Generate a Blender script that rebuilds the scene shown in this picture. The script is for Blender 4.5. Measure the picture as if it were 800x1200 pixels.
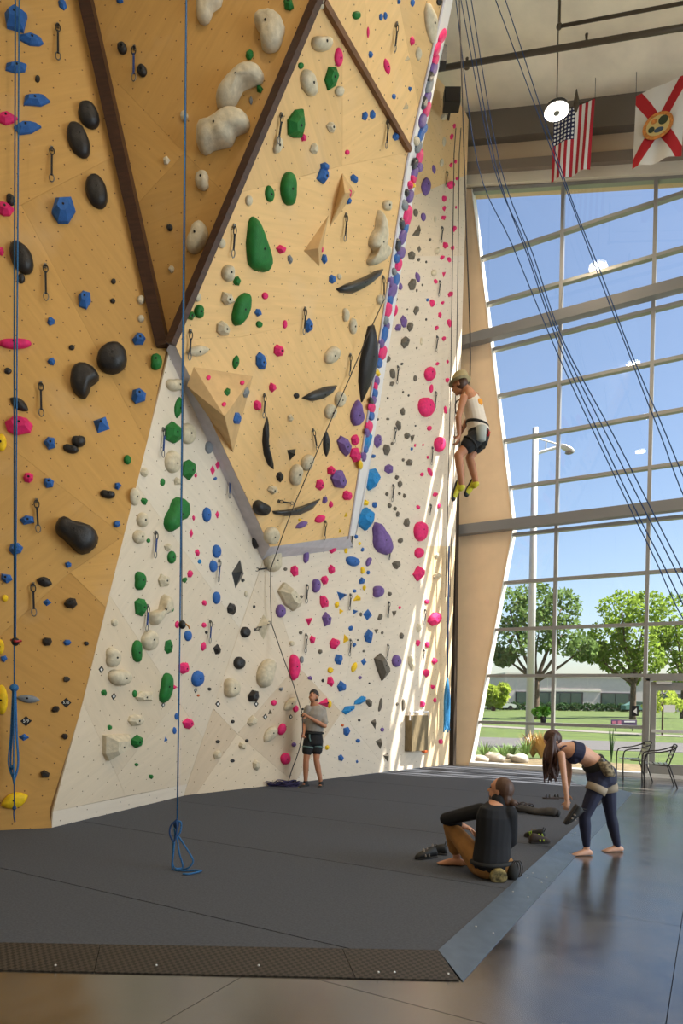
import bpy, bmesh, math, random
import numpy as np
from mathutils import Vector, Matrix
random.seed(7); rng = np.random.default_rng(7)
PI = math.pi
for o in list(bpy.data.objects): bpy.data.objects.remove(o)
sc = bpy.context.scene
col = sc.collection
def V3(*a): return np.array(a, float)

# ------------------------------------------------------------------ camera
FPX, PPV, CAMH = 770.2465, 827.95, 1.70
YAW, PIT, ROL = .51674939, .01680396, .01447568
cf = V3(-math.sin(YAW)*math.cos(PIT), math.cos(YAW)*math.cos(PIT), -math.sin(PIT))
r0 = V3(math.cos(YAW), math.sin(YAW), 0); u0 = np.cross(r0, cf)
cr = r0*math.cos(ROL)+u0*math.sin(ROL); cu = u0*math.cos(ROL)-r0*math.sin(ROL)
CAM = V3(0, 0, CAMH)
cd = bpy.data.cameras.new('camera'); cam = bpy.data.objects.new('camera', cd); col.objects.link(cam)
m = Matrix.Identity(4)
for i in range(3):
    m[i][0] = cr[i]; m[i][1] = cu[i]; m[i][2] = -cf[i]; m[i][3] = CAM[i]
cam.matrix_world = m
cd.sensor_fit = 'HORIZONTAL'; cd.sensor_width = 24; cd.lens = FPX/800*24
cd.shift_y = (PPV-600)/800; cd.clip_end = 600
sc.camera = cam

# ------------------------------------------------------------------ world, sun, large lights, exposure
SUN_A, SUN_EL = math.radians(24), math.radians(53)      # angle from the window plane, elevation
sundir = V3(-math.cos(SUN_A)*math.cos(SUN_EL), -math.sin(SUN_A)*math.cos(SUN_EL), -math.sin(SUN_EL))
w = bpy.data.worlds.new('sky'); sc.world = w; w.use_nodes = True
nt = w.node_tree; bg = nt.nodes['Background']
sky = nt.nodes.new('ShaderNodeTexSky'); sky.sky_type = 'NISHITA'; sky.sun_disc = False
sky.sun_elevation = SUN_EL; sky.sun_rotation = math.atan2(-sundir[0], -sundir[1])
sky.air_density = 1.0; sky.dust_density = 1.2; sky.ozone_density = 1.5
nt.links.new(sky.outputs[0], bg.inputs[0]); bg.inputs[1].default_value = .2
sl = bpy.data.lights.new('sun', 'SUN'); sl.energy = 17; sl.angle = .009; sl.color = (1, .95, .86)
so = bpy.data.objects.new('sun', sl); col.objects.link(so)
so.rotation_euler = Vector(sundir).to_track_quat('-Z', 'Y').to_euler(); so.location = (20, 30, 40)
# added cool fill light, outside an invented window in the right-hand wall
al = bpy.data.lights.new('added_side_fill', 'AREA'); al.shape = 'RECTANGLE'; al.size = 12; al.size_y = 7
al.energy = 3000; al.color = (.72, .87, 1)
ao = bpy.data.objects.new('added_side_fill', al); col.objects.link(ao)
ao.location = (13.2, 7.5, 4.6); ao.rotation_euler = Vector((-1, 0, 0)).to_track_quat('-Z', 'Z').to_euler()
sc.view_settings.view_transform = 'Standard'; sc.view_settings.look = 'None'
sc.view_settings.exposure = 0; sc.view_settings.gamma = 1; sc.view_settings.use_curve_mapping = False

# ------------------------------------------------------------------ pixel -> place helpers
def ray(U, V): return cf+cr*(U-400)/FPX+cu*(PPV-V)/FPX
def atd(U, V, d): return CAM+ray(U, V)*d
def onz(U, V, z=0.):
    d = ray(U, V); return CAM+d*((z-CAMH)/d[2])
def ony(U, V, y):
    d = ray(U, V); return CAM+d*(y/d[1])
def proj(P):
    d = np.asarray(P, float)-CAM; k = d@cf
    return 400+FPX*(d@cr)/k, PPV-FPX*(d@cu)/k, k
class Plane:
    def __init__(s, a, b=None, c=None, n=None):
        s.p = np.asarray(a, float)
        n = np.cross(np.asarray(b)-s.p, np.asarray(c)-s.p) if n is None else np.asarray(n, float)
        n = n/np.linalg.norm(n)
        if n@(CAM-s.p) < 0: n = -n
        s.n = n
        ex = np.cross(V3(0, 0, 1), n); s.ex = ex/np.linalg.norm(ex); s.ey = np.cross(n, s.ex)
    def at(s, U, V, off=0.):
        d = ray(U, V); return CAM+d*((s.n@(s.p+s.n*off-CAM))/(s.n@d))
    def uv(s, P): d = np.asarray(P)-s.p; return (float(d@s.ex), float(d@s.ey))
    def on(s, P): P = np.asarray(P, float); return P-s.n*(s.n@(P-s.p))

# ------------------------------------------------------------------ materials
def lin(c):
    return tuple(((x/255)/12.92 if x/255 <= .04045 else ((x/255+.055)/1.055)**2.4) for x in c)+(1,)
MATS = {}
def nd(t, ty, **k):
    n = t.nodes.new(ty)
    for a, b in k.items(): setattr(n, a, b)
    return n
def mat(name, c, rough=.6, metal=0., noise=0., nscale=8., bump=0., bscale=40., spec=.5, c2=None, coat=0., coord='Object', stretch=None):
    if name in MATS: return MATS[name]
    M = bpy.data.materials.new(name); M.use_nodes = True; t = M.node_tree; b = t.nodes['Principled BSDF']
    b.inputs['Roughness'].default_value = rough; b.inputs['Metallic'].default_value = metal
    b.inputs['Specular IOR Level'].default_value = spec; b.inputs['Coat Weight'].default_value = coat
    base = lin(c); b.inputs['Base Color'].default_value = base
    if noise or bump:
        tc = nd(t, 'ShaderNodeTexCoord'); src = tc.outputs[coord]
        if stretch:
            mp = nd(t, 'ShaderNodeMapping'); mp.inputs['Scale'].default_value = stretch
            t.links.new(src, mp.inputs[0]); src = mp.outputs[0]
    if noise:
        n = nd(t, 'ShaderNodeTexNoise'); n.inputs['Scale'].default_value = nscale; n.inputs['Detail'].default_value = 5
        t.links.new(src, n.inputs['Vector'])
        mx = nd(t, 'ShaderNodeMix', data_type='RGBA')
        mx.inputs[6].default_value = lin(c2) if c2 else tuple(x*(1-noise) for x in base[:3])+(1,)
        mx.inputs[7].default_value = base if c2 else tuple(min(1, x*(1+noise*.6)) for x in base[:3])+(1,)
        rp = nd(t, 'ShaderNodeValToRGB'); rp.color_ramp.elements[0].position = .35; rp.color_ramp.elements[1].position = .65
        t.links.new(n.outputs[0], rp.inputs[0]); t.links.new(rp.outputs[0], mx.inputs[0]); t.links.new(mx.outputs[2], b.inputs['Base Color'])
    if bump:
        n2 = nd(t, 'ShaderNodeTexNoise'); n2.inputs['Scale'].default_value = bscale; n2.inputs['Detail'].default_value = 3
        t.links.new(src, n2.inputs['Vector'])
        bp = nd(t, 'ShaderNodeBump'); bp.inputs['Strength'].default_value = bump; bp.inputs['Distance'].default_value = .02
        t.links.new(n2.outputs[0], bp.inputs['Height']); t.links.new(bp.outputs[0], b.inputs['Normal'])
    MATS[name] = M; return M
def emis(name, c, s):
    M = bpy.data.materials.new(name); M.use_nodes = True; t = M.node_tree; t.nodes.clear()
    e = nd(t, 'ShaderNodeEmission'); e.inputs[0].default_value = lin(c); e.inputs[1].default_value = s
    o = nd(t, 'ShaderNodeOutputMaterial'); t.links.new(e.outputs[0], o.inputs[0]); MATS[name] = M; return M
def ply(name, c, grain=.10):
    """birch plywood in metres of UV: grain, chalk haze and a grid of bolt holes; the tint of a single panel comes from its object colour"""
    M = bpy.data.materials.new(name); M.use_nodes = True; t = M.node_tree; b = t.nodes['Principled BSDF']; L = t.links.new
    b.inputs['Roughness'].default_value = .55; b.inputs['Specular IOR Level'].default_value = .3
    uv = nd(t, 'ShaderNodeUVMap', uv_map='holes'); gv = nd(t, 'ShaderNodeUVMap', uv_map='grain')
    mp = nd(t, 'ShaderNodeMapping'); mp.inputs['Scale'].default_value = (.9, 9, 1); L(gv.outputs[0], mp.inputs[0])
    n = nd(t, 'ShaderNodeTexNoise'); n.inputs['Scale'].default_value = 1.6; n.inputs['Detail'].default_value = 6; n.inputs['Distortion'].default_value = .8
    L(mp.outputs[0], n.inputs['Vector'])
    n2 = nd(t, 'ShaderNodeTexNoise'); n2.inputs['Scale'].default_value = 1.1; n2.inputs['Detail'].default_value = 4; L(uv.outputs[0], n2.inputs['Vector'])
    base = lin(c); oi = nd(t, 'ShaderNodeObjectInfo')
    mx = nd(t, 'ShaderNodeMix', data_type='RGBA'); mx.inputs[6].default_value = tuple(x*(1-grain*1.6) for x in base[:3])+(1,)
    mx.inputs[7].default_value = tuple(min(1, x*(1+grain)) for x in base[:3])+(1,); L(n.outputs[0], mx.inputs[0])
    m2 = nd(t, 'ShaderNodeMix', data_type='RGBA', blend_type='MULTIPLY'); m2.inputs[0].default_value = 1; L(mx.outputs[2], m2.inputs[6]); L(oi.outputs['Color'], m2.inputs[7])
    rp = nd(t, 'ShaderNodeValToRGB'); rp.color_ramp.elements[0].position = .55; rp.color_ramp.elements[1].position = .85; L(n2.outputs[0], rp.inputs[0])
    ml = nd(t, 'ShaderNodeMath', operation='MULTIPLY'); ml.inputs[1].default_value = .22; L(rp.outputs[0], ml.inputs[0])
    m3 = nd(t, 'ShaderNodeMix', data_type='RGBA'); L(ml.outputs[0], m3.inputs[0]); L(m2.outputs[2], m3.inputs[6]); m3.inputs[7].default_value = lin((226, 214, 196))
    s = nd(t, 'ShaderNodeVectorMath', operation='SCALE'); s.inputs['Scale'].default_value = 1/.205
    rot = nd(t, 'ShaderNodeMapping'); rot.inputs['Rotation'].default_value = (0, 0, .32); L(uv.outputs[0], rot.inputs[0]); L(rot.outputs[0], s.inputs[0])
    fr = nd(t, 'ShaderNodeVectorMath', operation='FRACTION'); L(s.outputs[0], fr.inputs[0])
    su = nd(t, 'ShaderNodeVectorMath', operation='SUBTRACT'); su.inputs[1].default_value = (.5, .5, 0); L(fr.outputs[0], su.inputs[0])
    sp = nd(t, 'ShaderNodeSeparateXYZ'); L(su.outputs[0], sp.inputs[0]); cb = nd(t, 'ShaderNodeCombineXYZ'); L(sp.outputs[0], cb.inputs[0]); L(sp.outputs[1], cb.inputs[1])
    ln = nd(t, 'ShaderNodeVectorMath', operation='LENGTH'); L(cb.outputs[0], ln.inputs[0])
    lt = nd(t, 'ShaderNodeMath', operation='LESS_THAN'); lt.inputs[1].default_value = .038; L(ln.outputs['Value'], lt.inputs[0])
    m4 = nd(t, 'ShaderNodeMix', data_type='RGBA'); L(lt.outputs[0], m4.inputs[0]); L(m3.outputs[2], m4.inputs[6]); m4.inputs[7].default_value = lin((96, 66, 40))
    L(m4.outputs[2], b.inputs['Base Color']); MATS[name] = M; return M
def glass(name, refl=.03, tint=(1, 1, 1)):
    M = bpy.data.materials.new(name); M.use_nodes = True; t = M.node_tree; t.nodes.clear(); L = t.links.new
    tr = nd(t, 'ShaderNodeBsdfTransparent'); tr.inputs[0].default_value = tint+(1,)
    gl = nd(t, 'ShaderNodeBsdfGlossy'); gl.inputs['Roughness'].default_value = .0
    lw = nd(t, 'ShaderNodeLayerWeight'); pw = nd(t, 'ShaderNodeMath', operation='POWER'); pw.inputs[1].default_value = 5; L(lw.outputs['Facing'], pw.inputs[0])
    ma = nd(t, 'ShaderNodeMath', operation='MULTIPLY_ADD'); ma.inputs[1].default_value = .3; ma.inputs[2].default_value = refl; L(pw.outputs[0], ma.inputs[0])
    mx = nd(t, 'ShaderNodeMixShader'); L(ma.outputs[0], mx.inputs[0]); L(tr.outputs[0], mx.inputs[1]); L(gl.outputs[0], mx.inputs[2])
    o = nd(t, 'ShaderNodeOutputMaterial'); L(mx.outputs[0], o.inputs[0]); MATS[name] = M; return M
def G(n): return MATS[n]

# ------------------------------------------------------------------ mesh helpers
def tag(o, label=None, cat=None, group=None, kind=None):
    if label: o['label'] = label
    if cat: o['category'] = cat
    if group: o['group'] = group
    if kind: o['kind'] = kind
    return o
def empty(name, loc, label=None, cat=None, group=None, kind=None):
    o = bpy.data.objects.new(name, None); o.location = loc; o.empty_display_size = .1; col.objects.link(o); return tag(o, label, cat, group, kind)
class MB:
    def __init__(s): s.v = []; s.f = []; s.mi = []
    def add(s, vs, fs, mi=0):
        k = len(s.v); s.v += [tuple(map(float, x)) for x in vs]; s.f += [tuple(i+k for i in f) for f in fs]; s.mi += [mi]*len(fs); return s
    def box(s, c, d, ax=None, mi=0):
        c = np.asarray(c, float); ax = np.eye(3) if ax is None else np.asarray(ax, float); h = np.asarray(d, float)/2
        vs = [c+ax[0]*x*h[0]+ax[1]*y*h[1]+ax[2]*z*h[2] for z in(-1, 1) for y in(-1, 1) for x in(-1, 1)]
        return s.add(vs, [(0, 2, 3, 1), (4, 5, 7, 6), (0, 1, 5, 4), (2, 6, 7, 3), (0, 4, 6, 2), (1, 3, 7, 5)], mi)
    def bar(s, a, b, wd, ht, up=(0, 0, 1), mi=0):
        a = np.asarray(a, float); b = np.asarray(b, float); d = b-a; L = np.linalg.norm(d); d = d/L
        up = np.asarray(up, float); sd = np.cross(d, up); sd /= np.linalg.norm(sd); up = np.cross(sd, d)
        return s.box((a+b)/2, (L, wd, ht), (d, sd, up), mi)
    def prism(s, poly, off, mi=0):
        n = len(poly); poly = [np.asarray(p, float) for p in poly]; off = np.asarray(off, float)
        vs = poly+[p+off for p in poly]
        return s.add(vs, [tuple(range(n))[::-1], tuple(range(n, 2*n))]+[(i, (i+1) % n, n+(i+1) % n, n+i) for i in range(n)], mi)
    def tube(s, pts, rad, n=8, mi=0, closed=False):
        pts = [np.asarray(p, float) for p in pts]; N = len(pts); rad = rad if hasattr(rad, '__len__') else [rad]*N
        rings = []; pu = None
        for i, p in enumerate(pts):
            t = pts[(i+1) % N]-pts[i-1] if closed else pts[min(i+1, N-1)]-pts[max(i-1, 0)]
            t = t/(np.linalg.norm(t)+1e-12)
            if pu is None: pu = V3(0, 0, 1) if abs(t[2]) < .9 else V3(1, 0, 0)
            sd = np.cross(t, pu); sd /= np.linalg.norm(sd)+1e-12; pu = np.cross(sd, t)
            rings.append([p+rad[i]*(math.cos(2*PI*k/n)*sd+math.sin(2*PI*k/n)*pu) for k in range(n)])
        vs = [v for r in rings for v in r]; fs = []
        for i in range(N if closed else N-1):
            j = (i+1) % N
            fs += [(i*n+k, i*n+(k+1) % n, j*n+(k+1) % n, j*n+k) for k in range(n)]
        if not closed: fs += [tuple(range(n))[::-1], tuple((N-1)*n+k for k in range(n))]
        return s.add(vs, fs, mi)
    def ell(s, c, r, ax=None, nu=12, nv=8, mi=0):
        c = np.asarray(c, float); ax = np.eye(3) if ax is None else np.asarray(ax, float)
        r = r if hasattr(r, '__len__') else (r, r, r)
        vs = [c-ax[2]*r[2]]; fs = []
        for j in range(1, nv):
            ph = -PI/2+PI*j/nv
            for i in range(nu):
                th = 2*PI*i/nu
                vs.append(c+ax[0]*r[0]*math.cos(ph)*math.cos(th)+ax[1]*r[1]*math.cos(ph)*math.sin(th)+ax[2]*r[2]*math.sin(ph))
        vs.append(c+ax[2]*r[2]); T = len(vs)-1
        fs += [(0, 1+(i+1) % nu, 1+i) for i in range(nu)]
        for j in range(nv-2):
            a = 1+j*nu; b = a+nu
            fs += [(a+i, a+(i+1) % nu, b+(i+1) % nu, b+i) for i in range(nu)]
        a = 1+(nv-2)*nu; fs += [(a+i, a+(i+1) % nu, T) for i in range(nu)]
        return s.add(vs, fs, mi)
    def loft(s, rings, n=16, mi=0):
        """rings: (centre, vector a, vector b) ellipses from one end to the other, closed with rounded ends"""
        R = [(np.asarray(c, float), np.asarray(a, float), np.asarray(b, float)) for c, a, b in rings]
        vs = [c+a*math.cos(2*PI*k/n)+b*math.sin(2*PI*k/n) for c, a, b in R for k in range(n)]; N = len(R)
        fs = [(i*n+k, i*n+(k+1) % n, (i+1)*n+(k+1) % n, (i+1)*n+k) for i in range(N-1) for k in range(n)]
        fs += [tuple(range(n))[::-1], tuple((N-1)*n+k for k in range(n))]
        return s.add(vs, fs, mi)
    def cap(s, p0, a, p1, b, n=12):
        """tapered capsule"""
        p0 = np.asarray(p0, float); p1 = np.asarray(p1, float); d = p1-p0; L = np.linalg.norm(d)
        if L < 1e-6: return s.ell(p0, a)
        d = d/L; pts = []; rs = []
        for k in range(4):
            th = PI/2*k/4; pts.append(p0-d*a*math.cos(th)); rs.append(max(a*math.sin(th), a*.05))
        for k in range(5): pts.append(p0+d*L*k/4); rs.append(a+(b-a)*k/4)
        for k in range(3, -1, -1):
            th = PI/2*k/4; pts.append(p1+d*b*math.cos(th)); rs.append(max(b*math.sin(th), b*.05))
        return s.tube(pts, rs, n)
    def build(s, name, mats, parent=None, origin=None, smooth=False, link=True, recalc=True):
        me = bpy.data.meshes.new(name)
        if parent is not None and origin is None:
            origin = V3(0, 0, 0); q = parent
            while q is not None: origin = origin+np.array(q.location); q = q.parent
        if origin is None:
            a = np.array(s.v); origin = V3((a[:, 0].min()+a[:, 0].max())/2, (a[:, 1].min()+a[:, 1].max())/2, a[:, 2].min())
        origin = np.asarray(origin, float)
        me.from_pydata([tuple(np.array(x)-origin) for x in s.v], [], s.f)
        mats = mats if isinstance(mats, (list, tuple)) else [mats]
        for q in mats: me.materials.append(G(q) if isinstance(q, str) else q)
        if len(mats) > 1: me.polygons.foreach_set('material_index', s.mi)
        if recalc:
            bm = bmesh.new(); bm.from_mesh(me); bmesh.ops.recalc_face_normals(bm, faces=bm.faces); bm.to_mesh(me); bm.free()
        if smooth: me.polygons.foreach_set('use_smooth', [True]*len(me.polygons))
        me.update()
        o = bpy.data.objects.new(name, me)
        if parent is None: o.location = origin
        else: o.parent = parent
        if parent is not None:
            tot = V3(0, 0, 0); q = parent
            while q is not None: tot = tot+np.array(q.location); q = q.parent
            o.location = origin-tot
        col.objects.link(o); return o
def bez(pts, n=8):
    """Catmull-Rom through points"""
    P = [np.asarray(p, float) for p in pts]; P = [2*P[0]-P[1]]+P+[2*P[-1]-P[-2]]; out = []
    for i in range(1, len(P)-2):
        for k in range(n):
            t = k/n; a, b, c, d = P[i-1:i+3]
            out.append(.5*((2*b)+(c-a)*t+(2*a-5*b+4*c-d)*t*t+(3*b-a-3*c+d)*t**3))
    out.append(P[-2]); return out
def clip(poly, a, b, c, d=0):
    """keep the side a*x+b*y<=c of a 2-D polygon"""
    out = []; n = len(poly)
    for i in range(n):
        p, q = poly[i], poly[(i+1) % n]; fp = a*p[0]+b*p[1]-c; fq = a*q[0]+b*q[1]-c
        if fp <= 0: out.append(p)
        if fp*fq < 0: t = fp/(fp-fq); out.append((p[0]+(q[0]-p[0])*t, p[1]+(q[1]-p[1])*t))
    return out

# ------------------------------------------------------------------ palette
ply('ply_tan', (206, 160, 92)); ply('ply_panel', (234, 192, 132)); ply('ply_pale', (220, 205, 184), .07)
mat('ply_back', (150, 116, 76), .8); mat('ply_edge', (206, 168, 116), .6, noise=.1, nscale=6)
mat('beam_wood', (70, 42, 28), .45, noise=.3, nscale=5, stretch=(1, 1, 6)); mat('beam_wood2', (118, 78, 48), .5, noise=.25, nscale=5)
mat('lip_grey', (206, 200, 206), .6, noise=.08); mat('lip_white', (226, 222, 220), .5)
mat('mat_carpet', (84, 87, 94), .95, noise=.14, nscale=60, bump=.25, bscale=300, spec=.1)
mat('mat_edge', (48, 48, 50), .9)
mat('drywall', (232, 202, 164), .85, noise=.04, nscale=3); mat('drywall_lit', (232, 226, 216), .7)
mat('room_wall', (205, 192, 172), .9); mat('band_dark', (112, 102, 90), .7); mat('band_brown', (128, 114, 100), .7); mat('band_beige', (196, 172, 142), .8); mat('band_cream', (214, 202, 180), .7)
mat('ceiling_film', (240, 228, 204), .55, noise=.12, nscale=1.2, bump=.5, bscale=3)
mat('aluminium', (150, 148, 144), .4, .5); mat('aluminium_light', (200, 198, 194), .45, .3); mat('steel_beam', (126, 124, 122), .5, .3)
mat('dark_steel', (52, 44, 38), .5, .3); mat('pipe', (74, 62, 46), .5, .3); mat('black_plastic', (26, 26, 27), .5); mat('black_rubber', (30, 29, 28), .7)
glass('window_glass')
mat('rope_blue', (38, 98, 148), .8, noise=.35, nscale=90); mat('rope_blue_dark', (22, 58, 104), .8); mat('rope_dark', (62, 54, 52), .8); mat('rope_purple', (46, 40, 78), .85, noise=.4, nscale=40)
mat('rope_sky', (60, 140, 190), .8, noise=.3, nscale=60); mat('cable', (60, 54, 50), .6)
mat('sling_black', (34, 32, 34), .8); mat('sling_blue', (40, 66, 120), .8); mat('carabiner', (120, 118, 116), .35, .9); mat('carabiner_dark', (58, 56, 54), .4, .8)
mat('bolt', (28, 26, 26), .4, .5); mat('tag_black', (24, 22, 22), .6); mat('tag_white', (230, 226, 218), .6)
HC = dict(b=(44, 98, 168), k=(40, 37, 36), p=(226, 38, 108), g=(28, 112, 44), w=(206, 192, 164), y=(238, 196, 28), v=(112, 84, 146), d=(104, 96, 84), e=(126, 130, 134), c=(28, 128, 190), o=(206, 96, 40), m=(58, 58, 58))
HN = dict(b='blue', k='black', p='pink', g='green', w='cream', y='yellow', v='violet', d='taupe', e='grey', c='sky blue', o='orange', m='charcoal')
for k_, c_ in HC.items(): mat('hold_'+k_, c_, .42 if k_ == 'k' else .3 if k_ == 'm' else .62, noise=.16, nscale=14, bump=.25, bscale=70, spec=.4)

# ================================================================== STRUCTURE
WY = 15.93                       # inner face of the tall window wall
MZ = .05                         # top of the floor mat
def zceil(x): return 16.19-.31*(x+5.69)
def zwin(x): return 14.37-.30*(x+5.55)
XR, YB, XL = 12.0, -7.0, -10.0
# climbing wall planes -------------------------------------------------
DR = Plane((-7.4, 7.93, 0), n=(.972, -.234, 0))
A0 = onz(0, 973, MZ); A1 = onz(60.5, 970, MZ); D1 = V3(-7.4, 7.93, MZ)
DL = Plane(A1, D1, DR.at(310, 648)); APEX = DL.at(200, 405)
AP = Plane(A0, A1, APEX)
def front(P, d): v = P-CAM; return P-v/np.linalg.norm(v)*d
CP = Plane(front(DL.at(202, 398), .25), front(DR.at(316, 641), .55), front(DR.at(409, 628), .55))
BT = AP.at(97, 0); BP = Plane(front(APEX, .02), BT, CP.at(369, 0))

# floor: polished concrete slabs with saw-cut joints -------------------
def concrete():
    M = bpy.data.materials.new('concrete'); M.use_nodes = True; t = M.node_tree; b = t.nodes['Principled BSDF']; L = t.links.new
    g = nd(t, 'ShaderNodeNewGeometry'); n = nd(t, 'ShaderNodeTexNoise'); n.inputs['Scale'].default_value = 1.9; n.inputs['Detail'].default_value = 10; n.inputs['Roughness'].default_value = .65; n.inputs['Distortion'].default_value = .6
    L(g.outputs['Position'], n.inputs['Vector']); r = nd(t, 'ShaderNodeValToRGB'); e = r.color_ramp.elements
    e[0].position = .36; e[0].color = lin((34, 30, 25)); e[1].position = .66; e[1].color = lin((80, 76, 70)); L(n.outputs[0], r.inputs[0]); L(r.outputs[0], b.inputs['Base Color'])
    r2 = nd(t, 'ShaderNodeMapRange'); r2.inputs[3].default_value = .14; r2.inputs[4].default_value = .32; L(n.outputs[0], r2.inputs[0]); L(r2.outputs[0], b.inputs['Roughness'])
    b.inputs['Specular IOR Level'].default_value = .5; b.inputs['IOR'].default_value = 3.1; MATS['concrete'] = M
concrete(); mat('joint', (34, 30, 27), .9)
fl = MB().box(((XL+XR)/2, (YB+WY+.1)/2, -.09), (XR-XL, WY+.1-YB, .1)).build('floor', 'joint', origin=(0, 0, -.14)); tag(fl, kind='structure')
SX, SY = 2.25, 2.21
xs = [XL]+[x for x in np.arange(-.19-SX*5, XR, SX) if x > XL+.2]+[XR]; ys = [YB]+[y for y in np.arange(3.335-SY*5, WY, SY) if y > YB+.2]+[WY+.1]
slabs = {}
for i in range(len(xs)-1):
    for j in range(len(ys)-1):
        w_, h_ = round(xs[i+1]-xs[i], 3), round(ys[j+1]-ys[j], 3); c = ((xs[i]+xs[i+1])/2, (ys[j]+ys[j+1])/2)
        if (w_, h_) not in slabs:
            o = MB().box((0, 0, -.02), (w_-.005, h_-.005, .04)).build('slab', 'concrete', origin=(0, 0, 0)); slabs[(w_, h_)] = o.data
        else:
            o = bpy.data.objects.new('slab', slabs[(w_, h_)]); col.objects.link(o)
        o.parent = fl; o.location = (c[0], c[1], .14)

# room shell out of frame ------------------------------------------------
tag(MB().prism([(XR, YB, 0), (XL, YB, 0), (XL, YB, zceil(XL)+.3), (XR, YB, zceil(XR)+.3)], (0, -.2, 0)).build('wall_back', 'room_wall'), kind='structure')
tag(MB().prism([(XL, YB, 0), (XL, WY, 0), (XL, WY, zceil(XL)+.3), (XL, YB, zceil(XL)+.3)], (-.2, 0, 0)).build('wall_far_left', 'room_wall'), kind='structure')
wr = MB()
for (y0, y1, z0, z1) in ((YB, 1.5, 0, 10.8), (13.5, WY, 0, 10.8), (1.5, 13.5, 0, 1.1), (1.5, 13.5, 8.1, 10.8)): wr.box((XR+.1, (y0+y1)/2, (z0+z1)/2), (.2, y1-y0, z1-z0))
tag(wr.build('wall_right', 'room_wall'), kind='structure')
w2 = tag(MB().box((XR+.1, 7.5, 1.13), (.3, 12, .06)).build('added_side_window', 'aluminium'), kind='structure')  # window added out of view, only to carry the side fill light
for k in range(7): MB().box((XR+.1, 1.5+2*k, 4.6), (.12, .08, 7)).build('mullion', 'aluminium', w2)
for k in range(6): MB().box((XR+.1, 2.5+2*k, 4.6), (.02, 1.92, 6.9)).build('pane', 'window_glass', w2)

# ceiling: sagging vinyl-faced insulation between purlins ------------------
ce = MB().prism([(XL, YB, zceil(XL)), (XR+.3, YB, zceil(XR+.3)), (XR+.3, WY+.55, zceil(XR+.3)), (XL, WY+.55, zceil(XL))], (0, 0, .35)).build('ceiling', 'band_dark'); tag(ce, kind='structure')  # runs past the window as an unseen eave, length set to trim the sun
for k in range(15):
    y0 = YB+.02+k*1.53; y1 = min(WY+.05, y0+1.5); mb = MB(); n = 14; m_ = 6; vs = []
    for i in range(n+1):
        x = XL+(XR-XL)*i/n
        for j in range(m_+1):
            t = j/m_; vs.append((x, y0+(y1-y0)*t, zceil(x)-.02-.16*math.sin(PI*t)*(.8+.2*math.sin(i*1.7+k))))
    mb.add(vs, [(i*(m_+1)+j, i*(m_+1)+j+1, (i+1)*(m_+1)+j+1, (i+1)*(m_+1)+j) for i in range(n) for j in range(m_)])
    mb.build('insulation_strip', 'ceiling_film', ce, smooth=True)

# window wall: sloped header bands, slanted drywall pillar ----------------
XW0, XK, ZK = -5.33, -4.35, 5.85
def xleft(z): return XW0+(XK-XW0)*z/ZK if z <= ZK else XK+(-5.55-XK)*(z-ZK)/(14.37-ZK)
hd = tag(MB().prism([(-6.9, WY+.1, zwin(-6.9)), (XR, WY+.1, zwin(XR)), (XR, WY+.1, zceil(XR)), (-6.9, WY+.1, zceil(-6.9))], (0, .3, 0)).build('wall_window_header', 'band_beige'), kind='structure')
def band(a, b, y, m, nm='trim_1'):
    q = [(-6.2, y, zceil(-6.2)-a), (XR, y, zceil(XR)-a), (XR, y, zceil(XR)-b), (-6.2, y, zceil(-6.2)-b)]
    return MB().prism(q, (0, WY+.12-y, 0)).build(nm, m, hd)
band(.0, .75, WY-.25, 'band_dark', 'header_dark_band'); band(.75, 1.27, WY-.02, 'band_beige', 'header_panel'); band(1.27, 1.50, WY-.22, 'band_brown', 'header_brown_band'); band(1.50, 1.74, WY-.1, 'band_cream', 'header_trim')  # dark and brown bands are plain darker colours along the header
pil = MB().prism([(-6.6, WY, 0), (XW0, WY, 0), (XK, WY, ZK), (-5.55, WY, 14.37), (-6.6, WY, 14.6)], (0, .28, 0)).build('wall_window_pillar', 'drywall'); tag(pil, kind='structure')
for (a, b) in (((XW0, 0), (XK, ZK)), ((XK, ZK), (-5.55, 14.37))):
    MB().bar((a[0]+.012, WY+.13, a[1]), (b[0]+.012, WY+.13, b[1]), .30, .02, up=(1, 0, .1)).build('pillar_lit_edge', 'drywall_lit', pil)  # paler strip: daylight on the pillar's reveal put into its colour
tag(MB().bar((-5.62, WY-.42, 0.02), (-5.70, WY-.42, 15.9), .10, .2, up=(0, 1, 0)).build('trim_2', 'dark_steel'), kind='structure')
win = tag(MB().box(((XW0+XR)/2, WY+.1, .04), (XR-XW0, .3, .08)).build('window_1', 'aluminium_light', origin=(0, WY, 0)), kind='structure')
XM = [-3.33+1.97*k for k in range(-1, 9)]
ZT = [1.09, 2.24, 3.37, 4.51, 5.66, 6.81, 7.96, 9.09, 10.25, 11.41, 12.58]
DX0, DX1, DZ = -1.30, .55, 2.17
for x in XM[1:]:
    ztop = zwin(x)
    MB().box((x, WY+.06, (.08+ztop)/2), (.075, .15, ztop-.08)).build('mullion', 'aluminium', win)
for z in ZT:
    x0 = xleft(z)
    x1 = min(XR, (14.37-z)/.30-5.55)
    if z < DZ:
        MB().box(((x0+DX0-.06)/2, WY+.06, z), (DX0-.06-x0, .13, .075)).build('transom', 'aluminium', win)
        MB().box(((DX1+x1)/2, WY+.06, z), (x1-DX1, .13, .075)).build('transom', 'aluminium', win)
    else: MB().box(((x0+x1)/2, WY+.06, z), (x1-x0, .13, .075)).build('transom', 'aluminium', win)
MB().bar((-5.5, WY+.06, zwin(-5.5)-.04), (XR, WY+.06, zwin(XR)-.04), .14, .08).build('transom', 'aluminium', win)
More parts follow.
